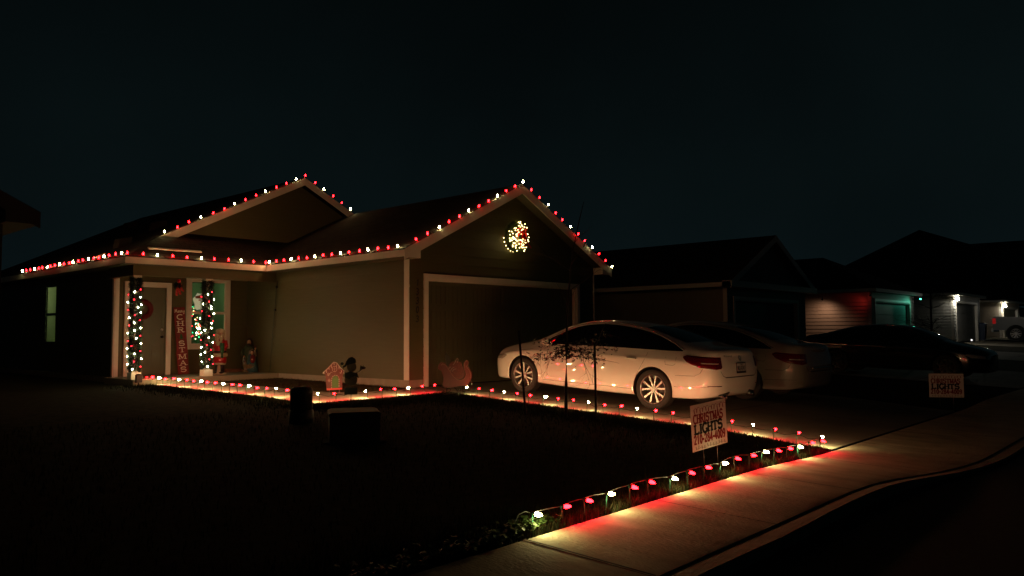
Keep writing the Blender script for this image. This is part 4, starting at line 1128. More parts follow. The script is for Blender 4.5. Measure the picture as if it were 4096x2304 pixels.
for p in tips:
    for _ in range(10):
        c = p + Vector((rnd.gauss(0, .05), rnd.gauss(0, .05), rnd.gauss(0, .035))); d = Vector((rnd.gauss(0, 1), rnd.gauss(0, 1), rnd.gauss(-.2, .7))).normalized()
        s = d.cross(Vector((rnd.gauss(0, 1), rnd.gauss(0, 1), rnd.gauss(0, 1)))).normalized()*.011; L_ = rnd.uniform(.04, .07)
        mb.face([c, c + d*L_*.4 + s, c + d*L_, c + d*L_*.4 - s])
mb.build('leaves', leaf_m, YT)
for x, y, tx, ty, h, lab in ((-.90, -3.80, -.16, .0, 1.27, 'left dark wooden tree stake leaning in front of the front wheel'), (-.60, -4.9, .12, .10, 1.12, 'right dark wooden tree stake leaning before the rear door')):
    mb = MB(); mb.tube([(0, 0, -.1), (tx*.5, ty*.5, h*.5), (tx, ty, h)], .018, 8)
    o = mb.build('tree_stake', bark_m); o.location = (x, y, g(x, y)); tag(o, lab, 'stake', 'tree stakes')
# bare tree further along the street
FT = thing('bare_tree', 'leafless street tree with fine twigs before the grey house wall', 'tree', (22.6, -3.65, g(22.6, -3.65)))
mb = MB(); mb.tube([(0, 0, -.1), (0, 0, 1.5), (.03, .0, 3.4)], .05, 8, .02); mb.build('trunk', bark_m, FT)
mb = MB()
for i in range(30):
    z = rnd.uniform(1.0, 2.9); a = rnd.uniform(0, 2*PI)
    tree_branches(mb, (0, 0, z), (math.cos(a), math.sin(a), .35), rnd.uniform(.5, .95), .012, 2, rnd)
mb.build('branches', bark_m, FT)

# ------------------------------------------------------------------ cars
def paint(name, c, rough=.35, coat=1.0):
    return mat(name, c, rough, coat=coat)
tyre_m = mat('tyre_rubber', (.025, .022, .02), .8, bump=.2, bscale=60)
rim_m = mat('machined_alloy', (.30, .29, .28), .35, metal=.85)
rim_dark = mat('dark_alloy', (.08, .08, .08), .4, metal=.5)
cglass = mat('tinted_glass', (.004, .004, .005), .04, spec=.6)
chrome = mat('chrome', (.7, .7, .7), .08, metal=1)
tl_m = mat('tail_light_red', (.09, .002, .003), .12, coat=1)
tl_clear = mat('tail_light_clear', (.32, .28, .26), .15, coat=1)
hl_m = mat('headlight_glass', (.35, .35, .33), .08, coat=1)

def wheel_meshes(rw=.335, w=.225, spokes=5):
    t = MB(); n = 48
    prof = [(rw*.69, -w/2+.012), (rw*.8, -w/2), (rw*.93, -w/2+.008), (rw*.985, -w/2+.028), (rw, -w/2+.05), (rw, -w*.18), (rw-.006, -w*.17), (rw-.006, -w*.13), (rw, -w*.12), (rw, w*.12), (rw-.006, w*.13), (rw-.006, w*.17), (rw, w*.18), (rw, w/2-.05), (rw*.985, w/2-.028), (rw*.93, w/2-.008), (rw*.8, w/2), (rw*.69, w/2-.012), (rw*.66, w/2-.03), (rw*.66, -w/2+.03), (rw*.69, -w/2+.012)]
    t.lathe(prof, None, n, cap=False)
    tm = bpy.data.meshes.new('tyre'); t.bm.to_mesh(tm); t.bm.free(); tm.materials.append(tyre_m)
    b = MB()
    b.lathe([(rw*.70, w/2-.018), (rw*.715, w/2-.004), (rw*.68, w/2-.008), (rw*.655, w/2-.03), (rw*.64, -w/2+.03)], None, n, cap=False)
    zf = w/2 - .02
    b.lathe([(.045, zf-.012), (.06, zf-.018), (.062, zf-.05)], None, 20); b.lathe([(.028, zf-.004), (.03, zf-.014)], None, 16)
    for k in range(spokes):
        a0 = 2*PI*k/spokes
        for sgn in (-1, 1):
            ai, ao = a0 + sgn*.17, a0 + sgn*.30
            ri, ro = .05, rw*.675
            for (wi, wo, zi, zo, up_) in ((.011, .019, zf-.016, zf-.006, 1),):
                pi_ = Vector((ri*math.cos(ai), ri*math.sin(ai), 0)); po = Vector((ro*math.cos(ao), ro*math.sin(ao), 0))
                d = (po-pi_).normalized(); s = Vector((-d.y, d.x, 0))
                top = [pi_ - s*wi + Vector((0, 0, zi)), pi_ + s*wi + Vector((0, 0, zi)), po + s*wo + Vector((0, 0, zo)), po - s*wo + Vector((0, 0, zo))]
                bot = [p - Vector((0, 0, .035)) + s*(.006 if q in (0, 3) else -.006) for q, p in enumerate(top)]
                b.face(top)
                for q in range(4): b.face([top[q], bot[q], bot[(q+1) % 4], top[(q+1) % 4]])
        al = a0 + PI/spokes
        b.lathe([(.009, zf-.01), (.009, zf-.02)], Matrix.Translation((.043*math.cos(al), .043*math.sin(al), 0)), 8)
    rm = bpy.data.meshes.new('rim'); bmesh.ops.recalc_face_normals(b.bm, faces=b.bm.faces[:]); b.bm.to_mesh(rm); b.bm.free(); rm.materials.append(rim_m)
    k = MB(); k.lathe([(rw*.48, -.02), (rw*.48, .0), (.05, .005)], None, 32); k.lathe([(rw*.655, -w/2+.03), (rw*.655, -w/2+.036)], None, 32)
    km = bpy.data.meshes.new('brake_disc'); k.bm.to_mesh(km); k.bm.free(); km.materials.append(rim_dark)
    return tm, rm, km
WHEEL = wheel_meshes()

def ring_pts(st):
    y, a, bb, c, d, e, f, gg, i, h = st
    return st
def make_car(label, body_m, loc, rz, pitch, style=0, plate=False, group=None, name='sedan'):
    C_ = thing(name, label, 'car', loc, group=group)
    C_.matrix_world = Matrix.Translation(loc) @ Matrix.Rotation(rz, 4, 'Z') @ Matrix.Rotation(pitch, 4, 'X')
    # half rings: list of (x, y, z) for a,b,c,d,e,f,g,i,h
    def rg(y, zb, wb, wc, zc, wd, zd, we, ze, wf, zf, wg, zg, wi, zi, zh, dy=None):
        p = [(0, y, zb), (wb, y, zb), (wc, y, zc), (wd, y, zd), (we, y, ze), (wf, y, zf), (wg, y, zg), (wi, y, zi), (0, y, zh)]
        if dy: p = [(a, b + q, c) for (a, b, c), q in zip(p, dy)]
        return p
    rs = [
     rg(-1.10, .42, .35, .42, .45, .46, .56, .46, .72, .42, .86, .38, .93, .2, .95, .955, [.0, 0, 0, -.01, .0, .03, .05, .04, .03]),
     rg(-1.07, .31, .55, .68, .33, .74, .56, .74, .73, .70, .88, .60, .99, .35, 1.01, 1.02, [0, .0, .02, .0, .02, .05, .06, .03, .01]),
     rg(-.97, .27, .66, .82, .28, .865, .57, .86, .76, .80, .91, .69, 1.035, .4, 1.06, 1.07, [0, .0, .05, .03, .04, .05, .04, .02, 0]),
     rg(-.78, .25, .70, .875, .25, .912, .57, .905, .77, .845, .925, .70, 1.05, .42, 1.08, 1.09),
     rg(-.50, .23, .72, .90, .235, .93, .57, .925, .77, .865, .935, .67, 1.085, .42, 1.115, 1.125),
     rg(-.15, .22, .72, .905, .225, .933, .56, .925, .78, .87, .94, .62, 1.19, .40, 1.225, 1.235),
     rg(.30, .20, .72, .905, .215, .925, .54, .918, .78, .872, .935, .585, 1.315, .38, 1.35, 1.36),
     rg(.75, .19, .72, .90, .205, .918, .52, .912, .78, .872, .93, .565, 1.385, .36, 1.415, 1.425),
     rg(1.25, .19, .72, .90, .205, .916, .52, .91, .78, .872, .925, .56, 1.405, .36, 1.44, 1.45),
     rg(1.75, .19, .72, .90, .205, .918, .52, .912, .77, .872, .92, .57, 1.37, .36, 1.405, 1.415),
     rg(2.15, .20, .72, .905, .215, .925, .54, .916, .77, .875, .91, .615, 1.24, .40, 1.28, 1.295),
     rg(2.55, .22, .72, .905, .225, .93, .56, .918, .76, .875, .885, .68, 1.04, .44, 1.08, 1.095),
     rg(2.85, .22, .72, .905, .23, .93, .56, .918, .74, .868, .85, .70, .945, .45, .985, .995),
     rg(3.20, .22, .70, .90, .235, .92, .54, .905, .70, .85, .80, .70, .885, .45, .93, .94),
     rg(3.50, .21, .66, .85, .235, .875, .50, .86, .65, .80, .735, .67, .82, .42, .865, .875, [0, 0, -.03, -.02, -.02, -.02, 0, 0, 0]),
     rg(3.72, .21, .56, .70, .235, .74, .46, .74, .60, .69, .675, .58, .745, .36, .785, .79, [0, 0, -.03, -.02, -.02, -.02, 0, 0, 0]),
     rg(3.80, .26, .36, .44, .28, .47, .44, .47, .56, .43, .62, .36, .67, .2, .695, .70),
    ]
    def crease(r_):
        r_ = list(r_)
        if -.9 < r_[4][1] < 3.3:
            x, y, z = r_[4]; r_[4] = (x + .006, y, z + .05)
            x, y, z = r_[5]; r_[5] = (x - .022, y, max(z, r_[4][2] + .045))
            x, y, z = r_[3]; r_[3] = (x - .004, y, z - .04)
        return r_
    rs = [crease(r_) for r_ in rs]
    if style == 1:   # older, rounder sedan
        rs = [[(x, y, z*1.0 + (.02 if z > .9 else 0)) for x, y, z in r_] for r_ in rs]
        rs[2] = [(x, y, z + (.03 if k > 4 else 0)) for k, (x, y, z) in enumerate(rs[2])]
        rs[1] = [(x, y, z + (.03 if k > 4 else 0)) for k, (x, y, z) in enumerate(rs[1])]
    bm = bmesh.new(); prev = None; first = None
    cl_ = bm.edges.layers.float.new('crease_edge')
    for r_ in rs:
        full = [bm.verts.new(p) for p in r_] + [bm.verts.new((-p[0], p[1], p[2])) for p in r_[-2:0:-1]]
        if prev:
            m = len(full)
            for k in range(m): bm.faces.new((prev[k], prev[(k+1) % m], full[(k+1) % m], full[k]))
            for k, cv in ((4, .55), (2, .4), (6, .25)):
                for kk in (k, m-k): bm.edges.get((prev[kk], full[kk]))[cl_] = cv
        else: first = full
        prev = full
    # caps as strips
    for ring in (first, prev):
        m = len(ring)
        for k in range(m//2):
            a, b = ring[k], ring[k+1]; c, d = ring[(m-k-1) % m], ring[(m-k) % m]
            q = []
            for v in (a, b, c, d):
                if v not in q: q.append(v)
            if len(q) > 2: bm.faces.new(q)
    bmesh.ops.recalc_face_normals(bm, faces=bm.faces[:])
    me = bpy.data.meshes.new('body'); bm.to_mesh(me); bm.free()
    me.materials.append(body_m); me.materials.append(dark_m)
    tmp = bpy.data.objects.new('tmp', me); COL.objects.link(tmp)
    md = tmp.modifiers.new('s', 'SUBSURF'); md.levels = 3; md.render_levels = 3
    dg = bpy.context.evaluated_depsgraph_get(); dg.update()
    sm = bpy.data.meshes.new_from_object(tmp.evaluated_get(dg))
    bmv = bmesh.new(); bmv.from_mesh(sm); bvh = BVHTree.FromBMesh(bmv); bmv.free()
    tmp.modifiers.clear(); tmp.data = sm
    # wheel arches
    cb = MB()
    for wy in (0, 2.83):
        for s_ in (-1, 1):
            cb.lathe([(.372, .60), (.372, 1.1)] if s_ > 0 else [(.372, -1.1), (.372, -.60)], Matrix.Translation((0, wy, .335)) @ Matrix.Rotation(R(90), 4, 'Y'), 64)
    cut = cb.build('cutter', dark_m)
    bo = tmp.modifiers.new('b', 'BOOLEAN'); bo.operation = 'DIFFERENCE'; bo.object = cut; bo.solver = 'EXACT'
    dg = bpy.context.evaluated_depsgraph_get(); dg.update()
    fm = bpy.data.meshes.new_from_object(tmp.evaluated_get(dg)); fm.name = 'body'
    bpy.data.objects.remove(tmp); bpy.data.objects.remove(cut)
    fm.materials.clear(); fm.materials.append(body_m); fm.materials.append(dark_m)
    for p in fm.polygons:
        c = p.center; inside = False
        for wy in (0, 2.83):
            dd = math.hypot(c.y-wy, c.z-.335)
            if abs(c.x) < .66 + .02 and dd < .36 and abs(p.normal.x) > .9: inside = True
            if abs(dd-.372) < .004 and abs(p.normal.x) < .6: inside = True
        if c.z < .24 and p.normal.z < -.8: inside = True
        p.material_index = 1 if inside else 0; p.use_smooth = not inside
    body = bpy.data.objects.new('body', fm); COL.objects.link(body); body.parent = C_
    def hit(o, d):
        r_ = bvh.ray_cast(Vector(o), Vector(d).normalized()); return r_[0], r_[1]
    def side(y, z, s_=-1):
        p, n_ = hit((s_*3, y, z), (-s_, 0, 0)); return p, n_
    def rear(x, z):
        return hit((x, -4, z), (0, 1, 0))
    def top(x, y): return hit((x, y, 4), (0, 0, -1))
    def patch(name, fn, cols, rows, m, off=.004, parent=C_):
        """fn(u,v) -> (point, normal)"""
        mb = MB(); V = {}
        for i in range(cols+1):
            for j in range(rows+1):
                p, n_ = fn(i/cols, j/rows)
                if p is None: continue
                edge = i in (0, cols) or j in (0, rows)
                V[i, j] = mb.bm.verts.new(p + n_ * (off if not edge else -.002))
        for i in range(cols):
            for j in range(rows):
                q = [V.get(k) for k in ((i, j), (i+1, j), (i+1, j+1), (i, j+1))]
                if all(q) and len(set(q)) == 4:
                    try: mb.bm.faces.new(q)
                    except ValueError: pass
        bmesh.ops.recalc_face_normals(mb.bm, faces=mb.bm.faces[:])
        return mb.build(name, m, parent, smooth=True)
    def lerp_curve(c, y):
        for a, b in zip(c, c[1:]):
            if a[0] <= y <= b[0]:
                t = (y-a[0])/(b[0]-a[0]); return a[1] + (b[1]-a[1])*t
        return c[-1][1] if y > c[-1][0] else c[0][1]
    def smooth_curve(c, n_=40):
        out = []
        for i in range(len(c)-1):
            p0, p1, p2, p3 = c[max(i-1, 0)], c[i], c[i+1], c[min(i+2, len(c)-1)]
            for k in range(8):
                t = k/8.
                z = .5*((2*p1[1]) + (-p0[1]+p2[1])*t + (2*p0[1]-5*p1[1]+4*p2[1]-p3[1])*t*t + (-p0[1]+3*p1[1]-3*p2[1]+p3[1])*t**3)
                out.append((p1[0] + (p2[0]-p1[0])*t, z))
        out.append(c[-1]); return out
    topc = smooth_curve([(-.50, .992), (-.28, 1.09), (.0, 1.195), (.3, 1.285), (.7, 1.355), (1.15, 1.385), (1.55, 1.355), (1.95, 1.245), (2.3, 1.075), (2.5, .965)])
    botc = smooth_curve([(-.50, .985), (-.25, .975), (.3, .968), (1.2, .96), (2.0, .95), (2.5, .945)])
    for s_ in (-1, 1):
        for (ya, yb) in ((-.48, 2.48),):
            patch('side_window', lambda u, v, s_=s_, ya=ya, yb=yb: side(ya + (yb-ya)*u, lerp_curve(botc, ya+(yb-ya)*u) + (lerp_curve(topc, ya+(yb-ya)*u) - lerp_curve(botc, ya+(yb-ya)*u))*v, s_), 70, 10, cglass)
        mb = MB(); pts = [side(y, z+.012, s_)[0] for y, z in topc]; pts = [p + Vector((s_*.004, 0, .002)) for p in pts if p]
        mb.tube(pts, .006, 5); mb.build('window_trim', chrome if style != 2 else chrome, C_)
        mb = MB(); patch_p = [side(1.22, z, s_)[0] for z in (.965, 1.05, 1.15, 1.25, 1.36)]
        mb.tube([p + Vector((s_*.001, 0, 0)) for p in patch_p], .012, 6); mb.build('door_pillar', dark_m, C_)
    def wscreen(y0, y1, w0, w1, z_=None):
        def fn(u, v):
            y = y0 + (y1-y0)*v; w_ = w0 + (w1-w0)*v; x = -w_ + 2*w_*u
            return top(x, y - .05*(abs(x)/w_)**2*(1 if y1 > 1 else -1))
        return fn
    patch('windscreen', wscreen(2.03, 2.72, .53, .66), 24, 12, cglass)
    patch('rear_window', wscreen(.38, -.50, .50, .60), 24, 12, cglass)
    # seams
    def seam(pts, s_=-1, r_=.0032):
        q = []
        for a, b in zip(pts, pts[1:]):
            nn = max(2, int(math.dist(a, b)/.05))
            for k in range(nn):
                t = k/nn; q.append((a[0]+(b[0]-a[0])*t, a[1]+(b[1]-a[1])*t))
        q.append(pts[-1]); return [side(y, z, s_)[0] for y, z in q]
    mb = MB()
    for s_ in (-1, 1):
        for ln in ([(1.22, .94), (1.20, .60), (1.22, .30)], [(2.30, .92), (2.40, .75), (2.40, .55), (2.34, .30)], [(.14, .93), (.16, .82), (.30, .58), (.38, .32)], [(.38, .31), (2.34, .295)],
                   [(-.42, .60), (-.75, .615), (-.84, .66), (-.88, .74)], [(-.40, .42), (-.96, .45)],
                   [(-.22, .88), (-.24, .76), (-.38, .755), (-.42, .78), (-.41, .885)],
                   [(2.62, .84), (3.3, .745), (3.45, .71)]):
            P_ = [p for p in seam(ln, s_) if p]
            if len(P_) > 2: mb.tube(P_, .0028, 4)
    mb.build('panel_gap', dark_m, body)
    # handles
    for s_ in (-1, 1):
        for hy in (.42, 1.42):
            p, n_ = side(hy, .815, s_)
            mb = MB(); mb.tube([(p.x - s_*.01, hy-.09, .812), (p.x + s_*.024, hy-.075, .815), (p.x + s_*.028, hy, .817), (p.x + s_*.024, hy+.075, .815), (p.x - s_*.01, hy+.09, .812)], .014, 8)
            mb.build('door_handle', body_m, C_)
        # mirror
        p, n_ = side(2.28, .93, s_)
        mb = MB(); mb.ball((s_*.985, 2.26, 1.0), .085, .055, .062, 16, 10); mb.tube([(s_*.84, 2.28, .93), (s_*.93, 2.27, .97)], .02, 8); mb.build('mirror', body_m, C_)
        # sill lower strip
        # tail light: wraps the corner
        if style != 2 or True:
            def tl(u, v, s_=s_):
                # angle sweeps from the side to the rear face
                ang = R(8 + 66*u); ox = s_*.40; oy = -.45
                zt = lerp_curve([(0, .905), (.12, .935), (.4, .93), (1, .925)], u); zb = lerp_curve([(0, .895), (.15, .82), (.45, .745), (.8, .72), (1, .74)], u)
                z = zb + (zt-zb)*v
                return hit((ox + s_*3*math.cos(ang), oy - 3*math.sin(ang), z), (-s_*math.cos(ang), math.sin(ang), 0))
            t_ = patch('tail_light', tl, 26, 8, tl_m, .008)
            def tc(u, v, s_=s_):
                ang = R(38 + 30*u); z = .80 + .035*v
                return hit((s_*.40 + s_*3*math.cos(ang), -.45 - 3*math.sin(ang), z), (-s_*math.cos(ang), math.sin(ang), 0))
            patch('clear_lens', tc, 12, 3, tl_clear, .012, t_)
            def hl(u, v, s_=s_):
                ang = R(14 + 50*u); zt = lerp_curve([(0, .70), (.3, .705), (1, .66)], u); zb = lerp_curve([(0, .67), (.3, .60), (1, .585)], u)
                return hit((s_*.40 + s_*3*math.cos(ang), 3.15 + 3*math.sin(ang), zb + (zt-zb)*v), (-s_*math.cos(ang), -math.sin(ang), 0))
            patch('headlight', hl, 20, 6, hl_m if style == 2 else tl_clear, .006)
    # rear details
    mb = MB()
    P_ = [rear(x, .60 + .0*abs(x))[0] for x in [(-.5 + .05*k) for k in range(21)]]
    mb.tube([p + Vector((0, -.001, 0)) for p in P_ if p], .007, 5)
    for s_ in (-1, 1):
        q = [rear(s_*x, z)[0] for x, z in ((.5, .60), (.58, .63), (.63, .70))]
        mb.tube([p for p in q if p], .004, 4)
    mb.build('boot_gap', dark_m, body)
    def diff(u, v):
        x = -.62 + 1.24*u; zt = .375 - .06*max(0, abs(x)-.45)/.17; return rear(x, .30 + (zt-.30)*v)
    if style == 0:
        for s_ in (-1, 1):
            def dfn(u, v, s_=s_):
                x = s_*(.32 + .32*u); z = .30 + (.085 - .05*u)*v; return rear(x, z)
            patch('exhaust_recess', dfn, 8, 4, black_m, .004)
            mb = MB(); mb.lathe([(.035, 0), (.042, 0), (.042, .12), (.035, .12)], aim((s_*.48, -.98, .29), (0, -1, -.05)), 16, cap=False); mb.build('exhaust_tip', chrome, C_)
            def rf(u, v, s_=s_):
                ang = R(48 + 26*u); z = .455 + .022*v
                return hit((s_*.40 + s_*3*math.cos(ang), -.45 - 3*math.sin(ang), z), (-s_*math.cos(ang), math.sin(ang), 0))
            patch('reflector', rf, 10, 2, tl_m, .004)
    if style == 1:
        mb = MB(); P_ = [rear(x, .66)[0] for x in [(-.4 + .05*k) for k in range(17)]]; mb.tube([p + Vector((0, -.006, 0)) for p in P_ if p], .011, 6); mb.build('chrome_strip', chrome, C_)
    if style == 2:
        mb = MB()
        for s_ in (-1, 1):
            P_ = [p for p in seam([(.2, .33), (2.4, .31)], s_) if p]; mb.tube([p + Vector((s_*.004, 0, 0)) for p in P_], .006, 4)
        mb.build('sill_strip', chrome, C_)
    if plate:
        p, n_ = rear(0, .74)
        PL = MB(); PL.box(-.165, .165, -.006, 0, -.085, .085)
        pm = Matrix.Translation(p + Vector((0, -.006, 0))) @ Matrix.Rotation(R(-6), 4, 'X')
        pf = PL.build('number_plate', mat('plate_frame', (.015, .012, .014), .4), C_, M=pm)
        MB().box(-.148, .148, -.009, -.006, -.05, .075).build('plate_face', mat('plate_white', (.5, .47, .46), .5), pf)
        mb = MB(); M = Matrix(((1, 0, 0, 0), (0, 0, -1, -.0092), (0, 1, 0, 0), (0, 0, 0, 1)))
        write(mb, 'VKJ.0747', -.135, -.04, .029, .07, M, .16, gap=.2); write(mb, 'TEXAS', -.045, .045, .015, .02, M, .2, gap=.25)
        mb.build('plate_lettering', mat('plate_ink', (.01, .01, .02), .5), pf)
        p, n_ = rear(0, .895)
        mb = MB(); e = [(.042*math.cos(t)*(1+.12*math.cos(2*t)), .036*math.sin(t)*(1.15)) for t in [2*PI*k/24 for k in range(25)]]
        Mb = Matrix.Translation(p + Vector((0, -.004, 0))) @ Matrix.Rotation(R(-20), 4, 'X') @ Matrix(((1, 0, 0, 0), (0, 0, -1, 0), (0, 1, 0, 0), (0, 0, 0, 1)))
        ribbon(mb, e, .008, Mb, .003, .004); ribbon(mb, [(-.02, .03), (-.014, -.03)], .008, Mb, .003, .004); ribbon(mb, [(.02, .03), (.014, -.03)], .008, Mb, .003, .004); ribbon(mb, [(-.016, -.004), (.016, -.004)], .008, Mb, .0034, .004)
        mb.build('emblem', chrome, C_)
        p, n_ = rear(-.50, .935)
        if p:
            mb = MB(); Mb = Matrix.Translation(p + Vector((0, -.006, 0))) @ Matrix.Rotation(R(-22), 4, 'Z') @ Matrix.Rotation(R(-20), 4, 'X') @ Matrix(((1, 0, 0, 0), (0, 0, -1, 0), (0, 1, 0, 0), (0, 0, 0, 1)))
            write(mb, 'Accord', 0, -.01, .024, .026, Mb, .2, gap=.15, slant=.1); mb.build('boot_badge', bronze_m, C_)
    # wheels
    tm, rm, km = WHEEL
    for wy in (0, 2.83):
        for s_ in (-1, 1):
            Wm = Matrix.Translation((s_*.80, wy, .335)) @ Matrix.Rotation(R(90*s_), 4, 'Y') @ Matrix.Rotation(.33 if wy else .1, 4, 'Z')
            wo = bpy.data.objects.new('wheel', tm); COL.objects.link(wo); wo.parent = C_; wo.matrix_local = Wm
            inst('rim', rm if style != 2 else RIMD, wo, Matrix()); inst('brake_disc', km, wo, Matrix())
    return C_
RIMD = WHEEL[1].copy(); RIMD.materials.clear(); RIMD.materials.append(black_m)
white_paint = paint('pearl_white_paint', (.72, .69, .64), .42)
CARS = 'cars parked on the driveways'
make_car('white sedan parked nearest the staked lights, glowing in their light', white_paint, (2.03, -4.77, -.232), 0, .052, 0, True, CARS)
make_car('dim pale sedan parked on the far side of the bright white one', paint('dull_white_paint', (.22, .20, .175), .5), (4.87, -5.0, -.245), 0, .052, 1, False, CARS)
make_car('black sedan backed onto the neighbouring driveway, headlight towards the street', paint('black_paint', (.004, .004, .0045), .15), (13.9, -3.5, -.15), R(180), -.04, 2, False, CARS)

# pickup truck
TK = thing('pickup_truck', 'grey pickup truck, red tail light, before the furthest garage', 'truck', (46.5, -2.65, g(46.5, -2.65)), (0, 0, R(180)), group=CARS)
tp = paint('grey_truck_paint', (.25, .25, .25), .4)
mb = MB()
mb.prism([(-1.25, .62), (-1.25, 1.42), (-1.15, 1.46), (.85, 1.38), (.85, .62)], 0, -.98, .98)
mb.prism([(.88, .62), (.88, 1.38), (.98, 1.95), (1.3, 2.0), (2.6, 1.98), (3.35, 1.42), (3.4, .62)], 0, -.96, .96)
mb.prism([(3.42, .62), (3.42, 1.38), (4.7, 1.28), (4.8, 1.1), (4.8, .62)], 0, -.97, .97)
mb.build('body', tp, TK)
mb = MB()
for s_ in (-1, 1):
    mb.prism([(.98, 1.42), (1.08, 1.88), (2.5, 1.88), (3.05, 1.45)], 0, s_*.962 if s_ < 0 else .962, s_*.968)
mb.build('side_window', cglass, TK)
MB().box(-.85, .85, -1.36, -1.25, .52, .72).build('bumper', chrome, TK)
for s_ in (-1, 1):
    MB().box(s_*.86 - .10, s_*.86 + .125, -1.265, -1.08, 1.02, 1.36).build('tail_light', mat('truck_tail_light', (.4, .01, .01), .2, emis=(1, .02, .02), estr=.12), TK)
    for wy in (-.05, 3.9):
        a = MB(); a.lathe([(.52, .965), (.52, 1.0), (.40, 1.0), (.40, .965)] if s_ > 0 else [(.52, -.965), (.52, -1.0), (.40, -1.0), (.40, -.965)], Matrix.Translation((0, wy, .42)) @ Matrix.Rotation(R(90), 4, 'Y'), 32)
        a.build('wheel_arch', black_m, TK)
        Wm = Matrix.Translation((s_*.90, wy, .42)) @ Matrix.Rotation(R(90*s_), 4, 'Y') @ Matrix.Diagonal((1.25, 1.25, 1.1, 1))
        wo = bpy.data.objects.new('wheel', WHEEL[0]); COL.objects.link(wo); wo.parent = TK; wo.matrix_local = Wm
        inst('rim', WHEEL[1], wo, Matrix())
# blue bin by the grey house
BN = thing('wheelie_bin', 'blue wheeled bin beside the grey garage, left of the truck', 'bin', (42.9, -1.3, g(42.9, -1.3)))
mb = MB(); mb.lathe([(.26, .06), (.34, .95)], Matrix.Rotation(R(45), 4, 'Z'), 4, smooth=False); mb.build('body', mat('bin_blue', (.012, .025, .06), .5), BN)
mb = MB(); mb.lathe([(.36, .95), (.36, 1.0), (.2, 1.06), (0, 1.07)], Matrix.Rotation(R(45), 4, 'Z'), 4, smooth=False); mb.build('lid', mat('bin_lid', (.02, .04, .1), .5), BN)
mb = MB(); mb.tube([(-.28, .2, .1), (.28, .2, .1)], .1, 14); mb.build('wheel', black_m, BN)

# ------------------------------------------------------------------ lamps on the far houses
def wall_lamp(label, loc, power, col=(1, .93, .78), r=.05):
    W_ = thing('wall_lamp', label, 'lamp', loc, group='lamps at the far houses')
    mb = MB(); mb.box(-.09, .09, .0, .05, -.08, .08); mb.build('bracket', bronze_m, W_)
    mb = MB(); mb.lathe([(.03, -.10), (.07, -.09), (.075, .05), (.03, .07)], Matrix.Translation((0, -.09, 0)), 14); mb.build('shade', emit('lamp_glow', col, power), W_)
    return W_
wall_lamp('white lamp under the corner eave of the grey house', (36.93, -1.33, 2.74), 170)
wall_lamp('white lamp under the corner eave of the furthest pale house', (49.33, -1.33, 2.66), 230)
def flood(label, loc, target, col, power, size, blend=.5):
    F_ = thing('flood_light', label, 'lamp', loc, group='ground floodlights')
    mb = MB(); mb.lathe([(.03, -.05), (.04, .0), (.04, .03)], aim((0, 0, .0), Vector(target)-Vector(loc)), 14); mb.tube([(0, 0, .0), (0, 0, .14)], .012, 6); mb.build('housing', black_m, F_)
    mb = MB(); mb.lathe([(.036, .028), (.036, .032)], aim((0, 0, 0), Vector(target)-Vector(loc)), 14); mb.build('lens', emit('flood_lens', col, 6), F_)
    l = bpy.data.lights.new('flood_beam', 'SPOT'); l.energy = power; l.color = col; l.spot_size = size; l.spot_blend = blend; l.shadow_soft_size = .05
    d = (Vector(target)-Vector(loc)).normalized()
    o = bpy.data.objects.new('beam', l); COL.objects.link(o); o.parent = F_; o.matrix_local = aim(d*.06, -d)
    return F_
flood('red floodlight under the eave corner of the cream house', (24.26, -.95, 2.52), (24.5, 1.2, 1.3), (1, .05, .04), 2.8, R(110), 1)
flood('added amber floodlight tinting the side wall of the cream house', (23.9, .9, 2.40), (24.56, 1.3, .6), (1, .55, .34), 13, R(160), 1)  # no known fixture; lamp added to wash the side wall tan
flood('green floodlight under the front eave of the cream house', (30.4, -1.3, 2.55), (27.5, -.85, .9), (.10, 1, .65), 8, R(125), .9)
PLt = thing('path_light', 'small round white path light at the edge of the far lawn', 'lamp', (35.5, -2.3, g(35.5, -2.3)))
MB().tube([(0, 0, -.05), (0, 0, .26)], .015, 6).build('post', black_m, PLt)
mb = MB(); mb.ball((0, 0, .30), .045); mb.build('globe', emit('path_globe', (1, .95, .9), 1.2), PLt)

# indoor lights
def point(name, loc, e, col, parent, r=.08):
    l = bpy.data.lights.new(name, 'POINT'); l.energy = e; l.color = col; l.shadow_soft_size = r
    o = bpy.data.objects.new(name, l); COL.objects.link(o); o.location = loc; o.parent = parent; return o
point('ceiling_light', (-.2, 8.2, 2.2), 4.6, (.8, 1, .55), H1)
point('ceiling_light', (-2.5, 10.9, 2.2), 5, (.85, 1, .55), H1)

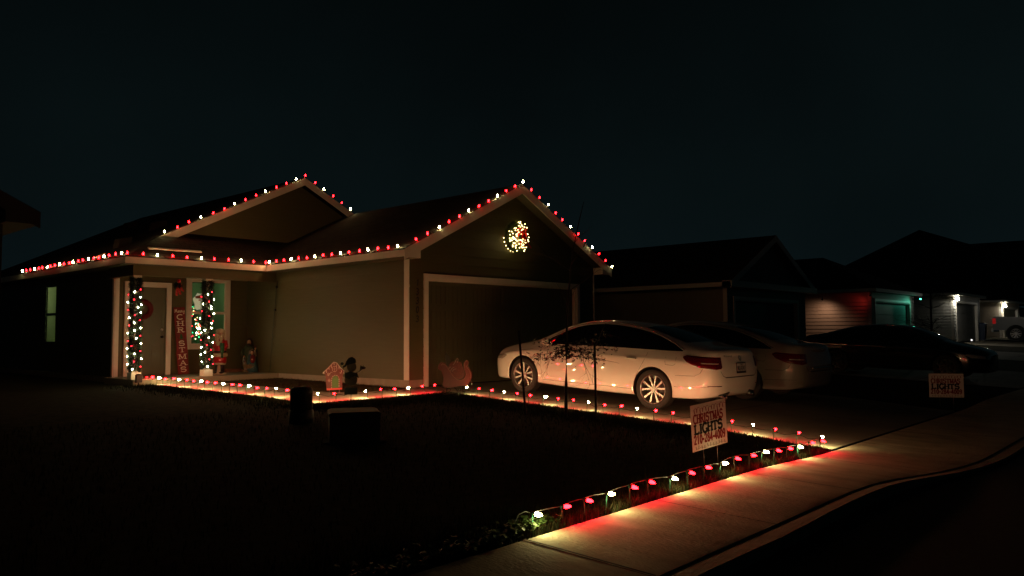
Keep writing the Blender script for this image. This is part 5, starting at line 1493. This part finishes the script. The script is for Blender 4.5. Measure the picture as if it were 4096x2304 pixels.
# ------------------------------------------------------------------ world, moonless sky
w = bpy.data.worlds.new('World'); sc.world = w; w.use_nodes = True
nt = w.node_tree; bg = nt.nodes['Background']
tc = nt.nodes.new('ShaderNodeTexCoord'); sp_ = nt.nodes.new('ShaderNodeSeparateXYZ'); cr = nt.nodes.new('ShaderNodeValToRGB')
nt.links.new(tc.outputs['Generated'], sp_.inputs[0]); nt.links.new(sp_.outputs['Z'], cr.inputs['Fac'])
E_ = cr.color_ramp.elements
E_[0].position = 0.0; E_[0].color = (.0034, .0072, .0086, 1)
E_[1].position = 1.0; E_[1].color = (.0005, .0010, .0010, 1)
e = cr.color_ramp.elements.new(.16); e.color = (.0026, .0054, .0060, 1)
e = cr.color_ramp.elements.new(.5); e.color = (.0009, .0020, .0021, 1)
no_ = nt.nodes.new('ShaderNodeTexNoise'); no_.inputs['Scale'].default_value = 2.2; no_.inputs['Detail'].default_value = 4
nt.links.new(tc.outputs['Generated'], no_.inputs['Vector'])
mr = nt.nodes.new('ShaderNodeMapRange'); mr.inputs['From Min'].default_value = .3; mr.inputs['From Max'].default_value = .7; mr.inputs['To Min'].default_value = .72; mr.inputs['To Max'].default_value = 1.22
nt.links.new(no_.outputs['Fac'], mr.inputs['Value'])
vm = nt.nodes.new('ShaderNodeVectorMath'); vm.operation = 'SCALE'
nt.links.new(cr.outputs['Color'], vm.inputs[0]); nt.links.new(mr.outputs['Result'], vm.inputs['Scale'])
nt.links.new(vm.outputs['Vector'], bg.inputs['Color']); bg.inputs['Strength'].default_value = 0.75

# ------------------------------------------------------------------ camera
yaw, pit, rol = 0.73623, 0.0577572, -0.0059075
cy, sy, cp, sp2 = math.cos(yaw), math.sin(yaw), math.cos(pit), math.sin(pit)
Fv = Vector((cy*cp, sy*cp, sp2)); Rv = Vector((sy, -cy, 0)); Uv = Rv.cross(Fv)
R2 = Rv*math.cos(rol) + Uv*math.sin(rol); U2 = -Rv*math.sin(rol) + Uv*math.cos(rol)
cam = bpy.data.cameras.new('camera'); co = bpy.data.objects.new('camera', cam); COL.objects.link(co)
co.matrix_world = Matrix(((R2.x, U2.x, -Fv.x, -9.93165), (R2.y, U2.y, -Fv.y, -11.70988), (R2.z, U2.z, -Fv.z, 1.03828), (0, 0, 0, 1)))
cam.sensor_width = 36; cam.lens = 3114.26/4096*36; cam.clip_start = .05; cam.clip_end = 2000
sc.camera = co
sc.view_settings.view_transform = 'Standard'; sc.view_settings.look = 'None'; sc.view_settings.exposure = 0.3; sc.view_settings.gamma = 1
sc.cycles.use_light_tree = True
sc.cycles.sample_clamp_indirect = 3.0
sc.cycles.max_bounces = 5
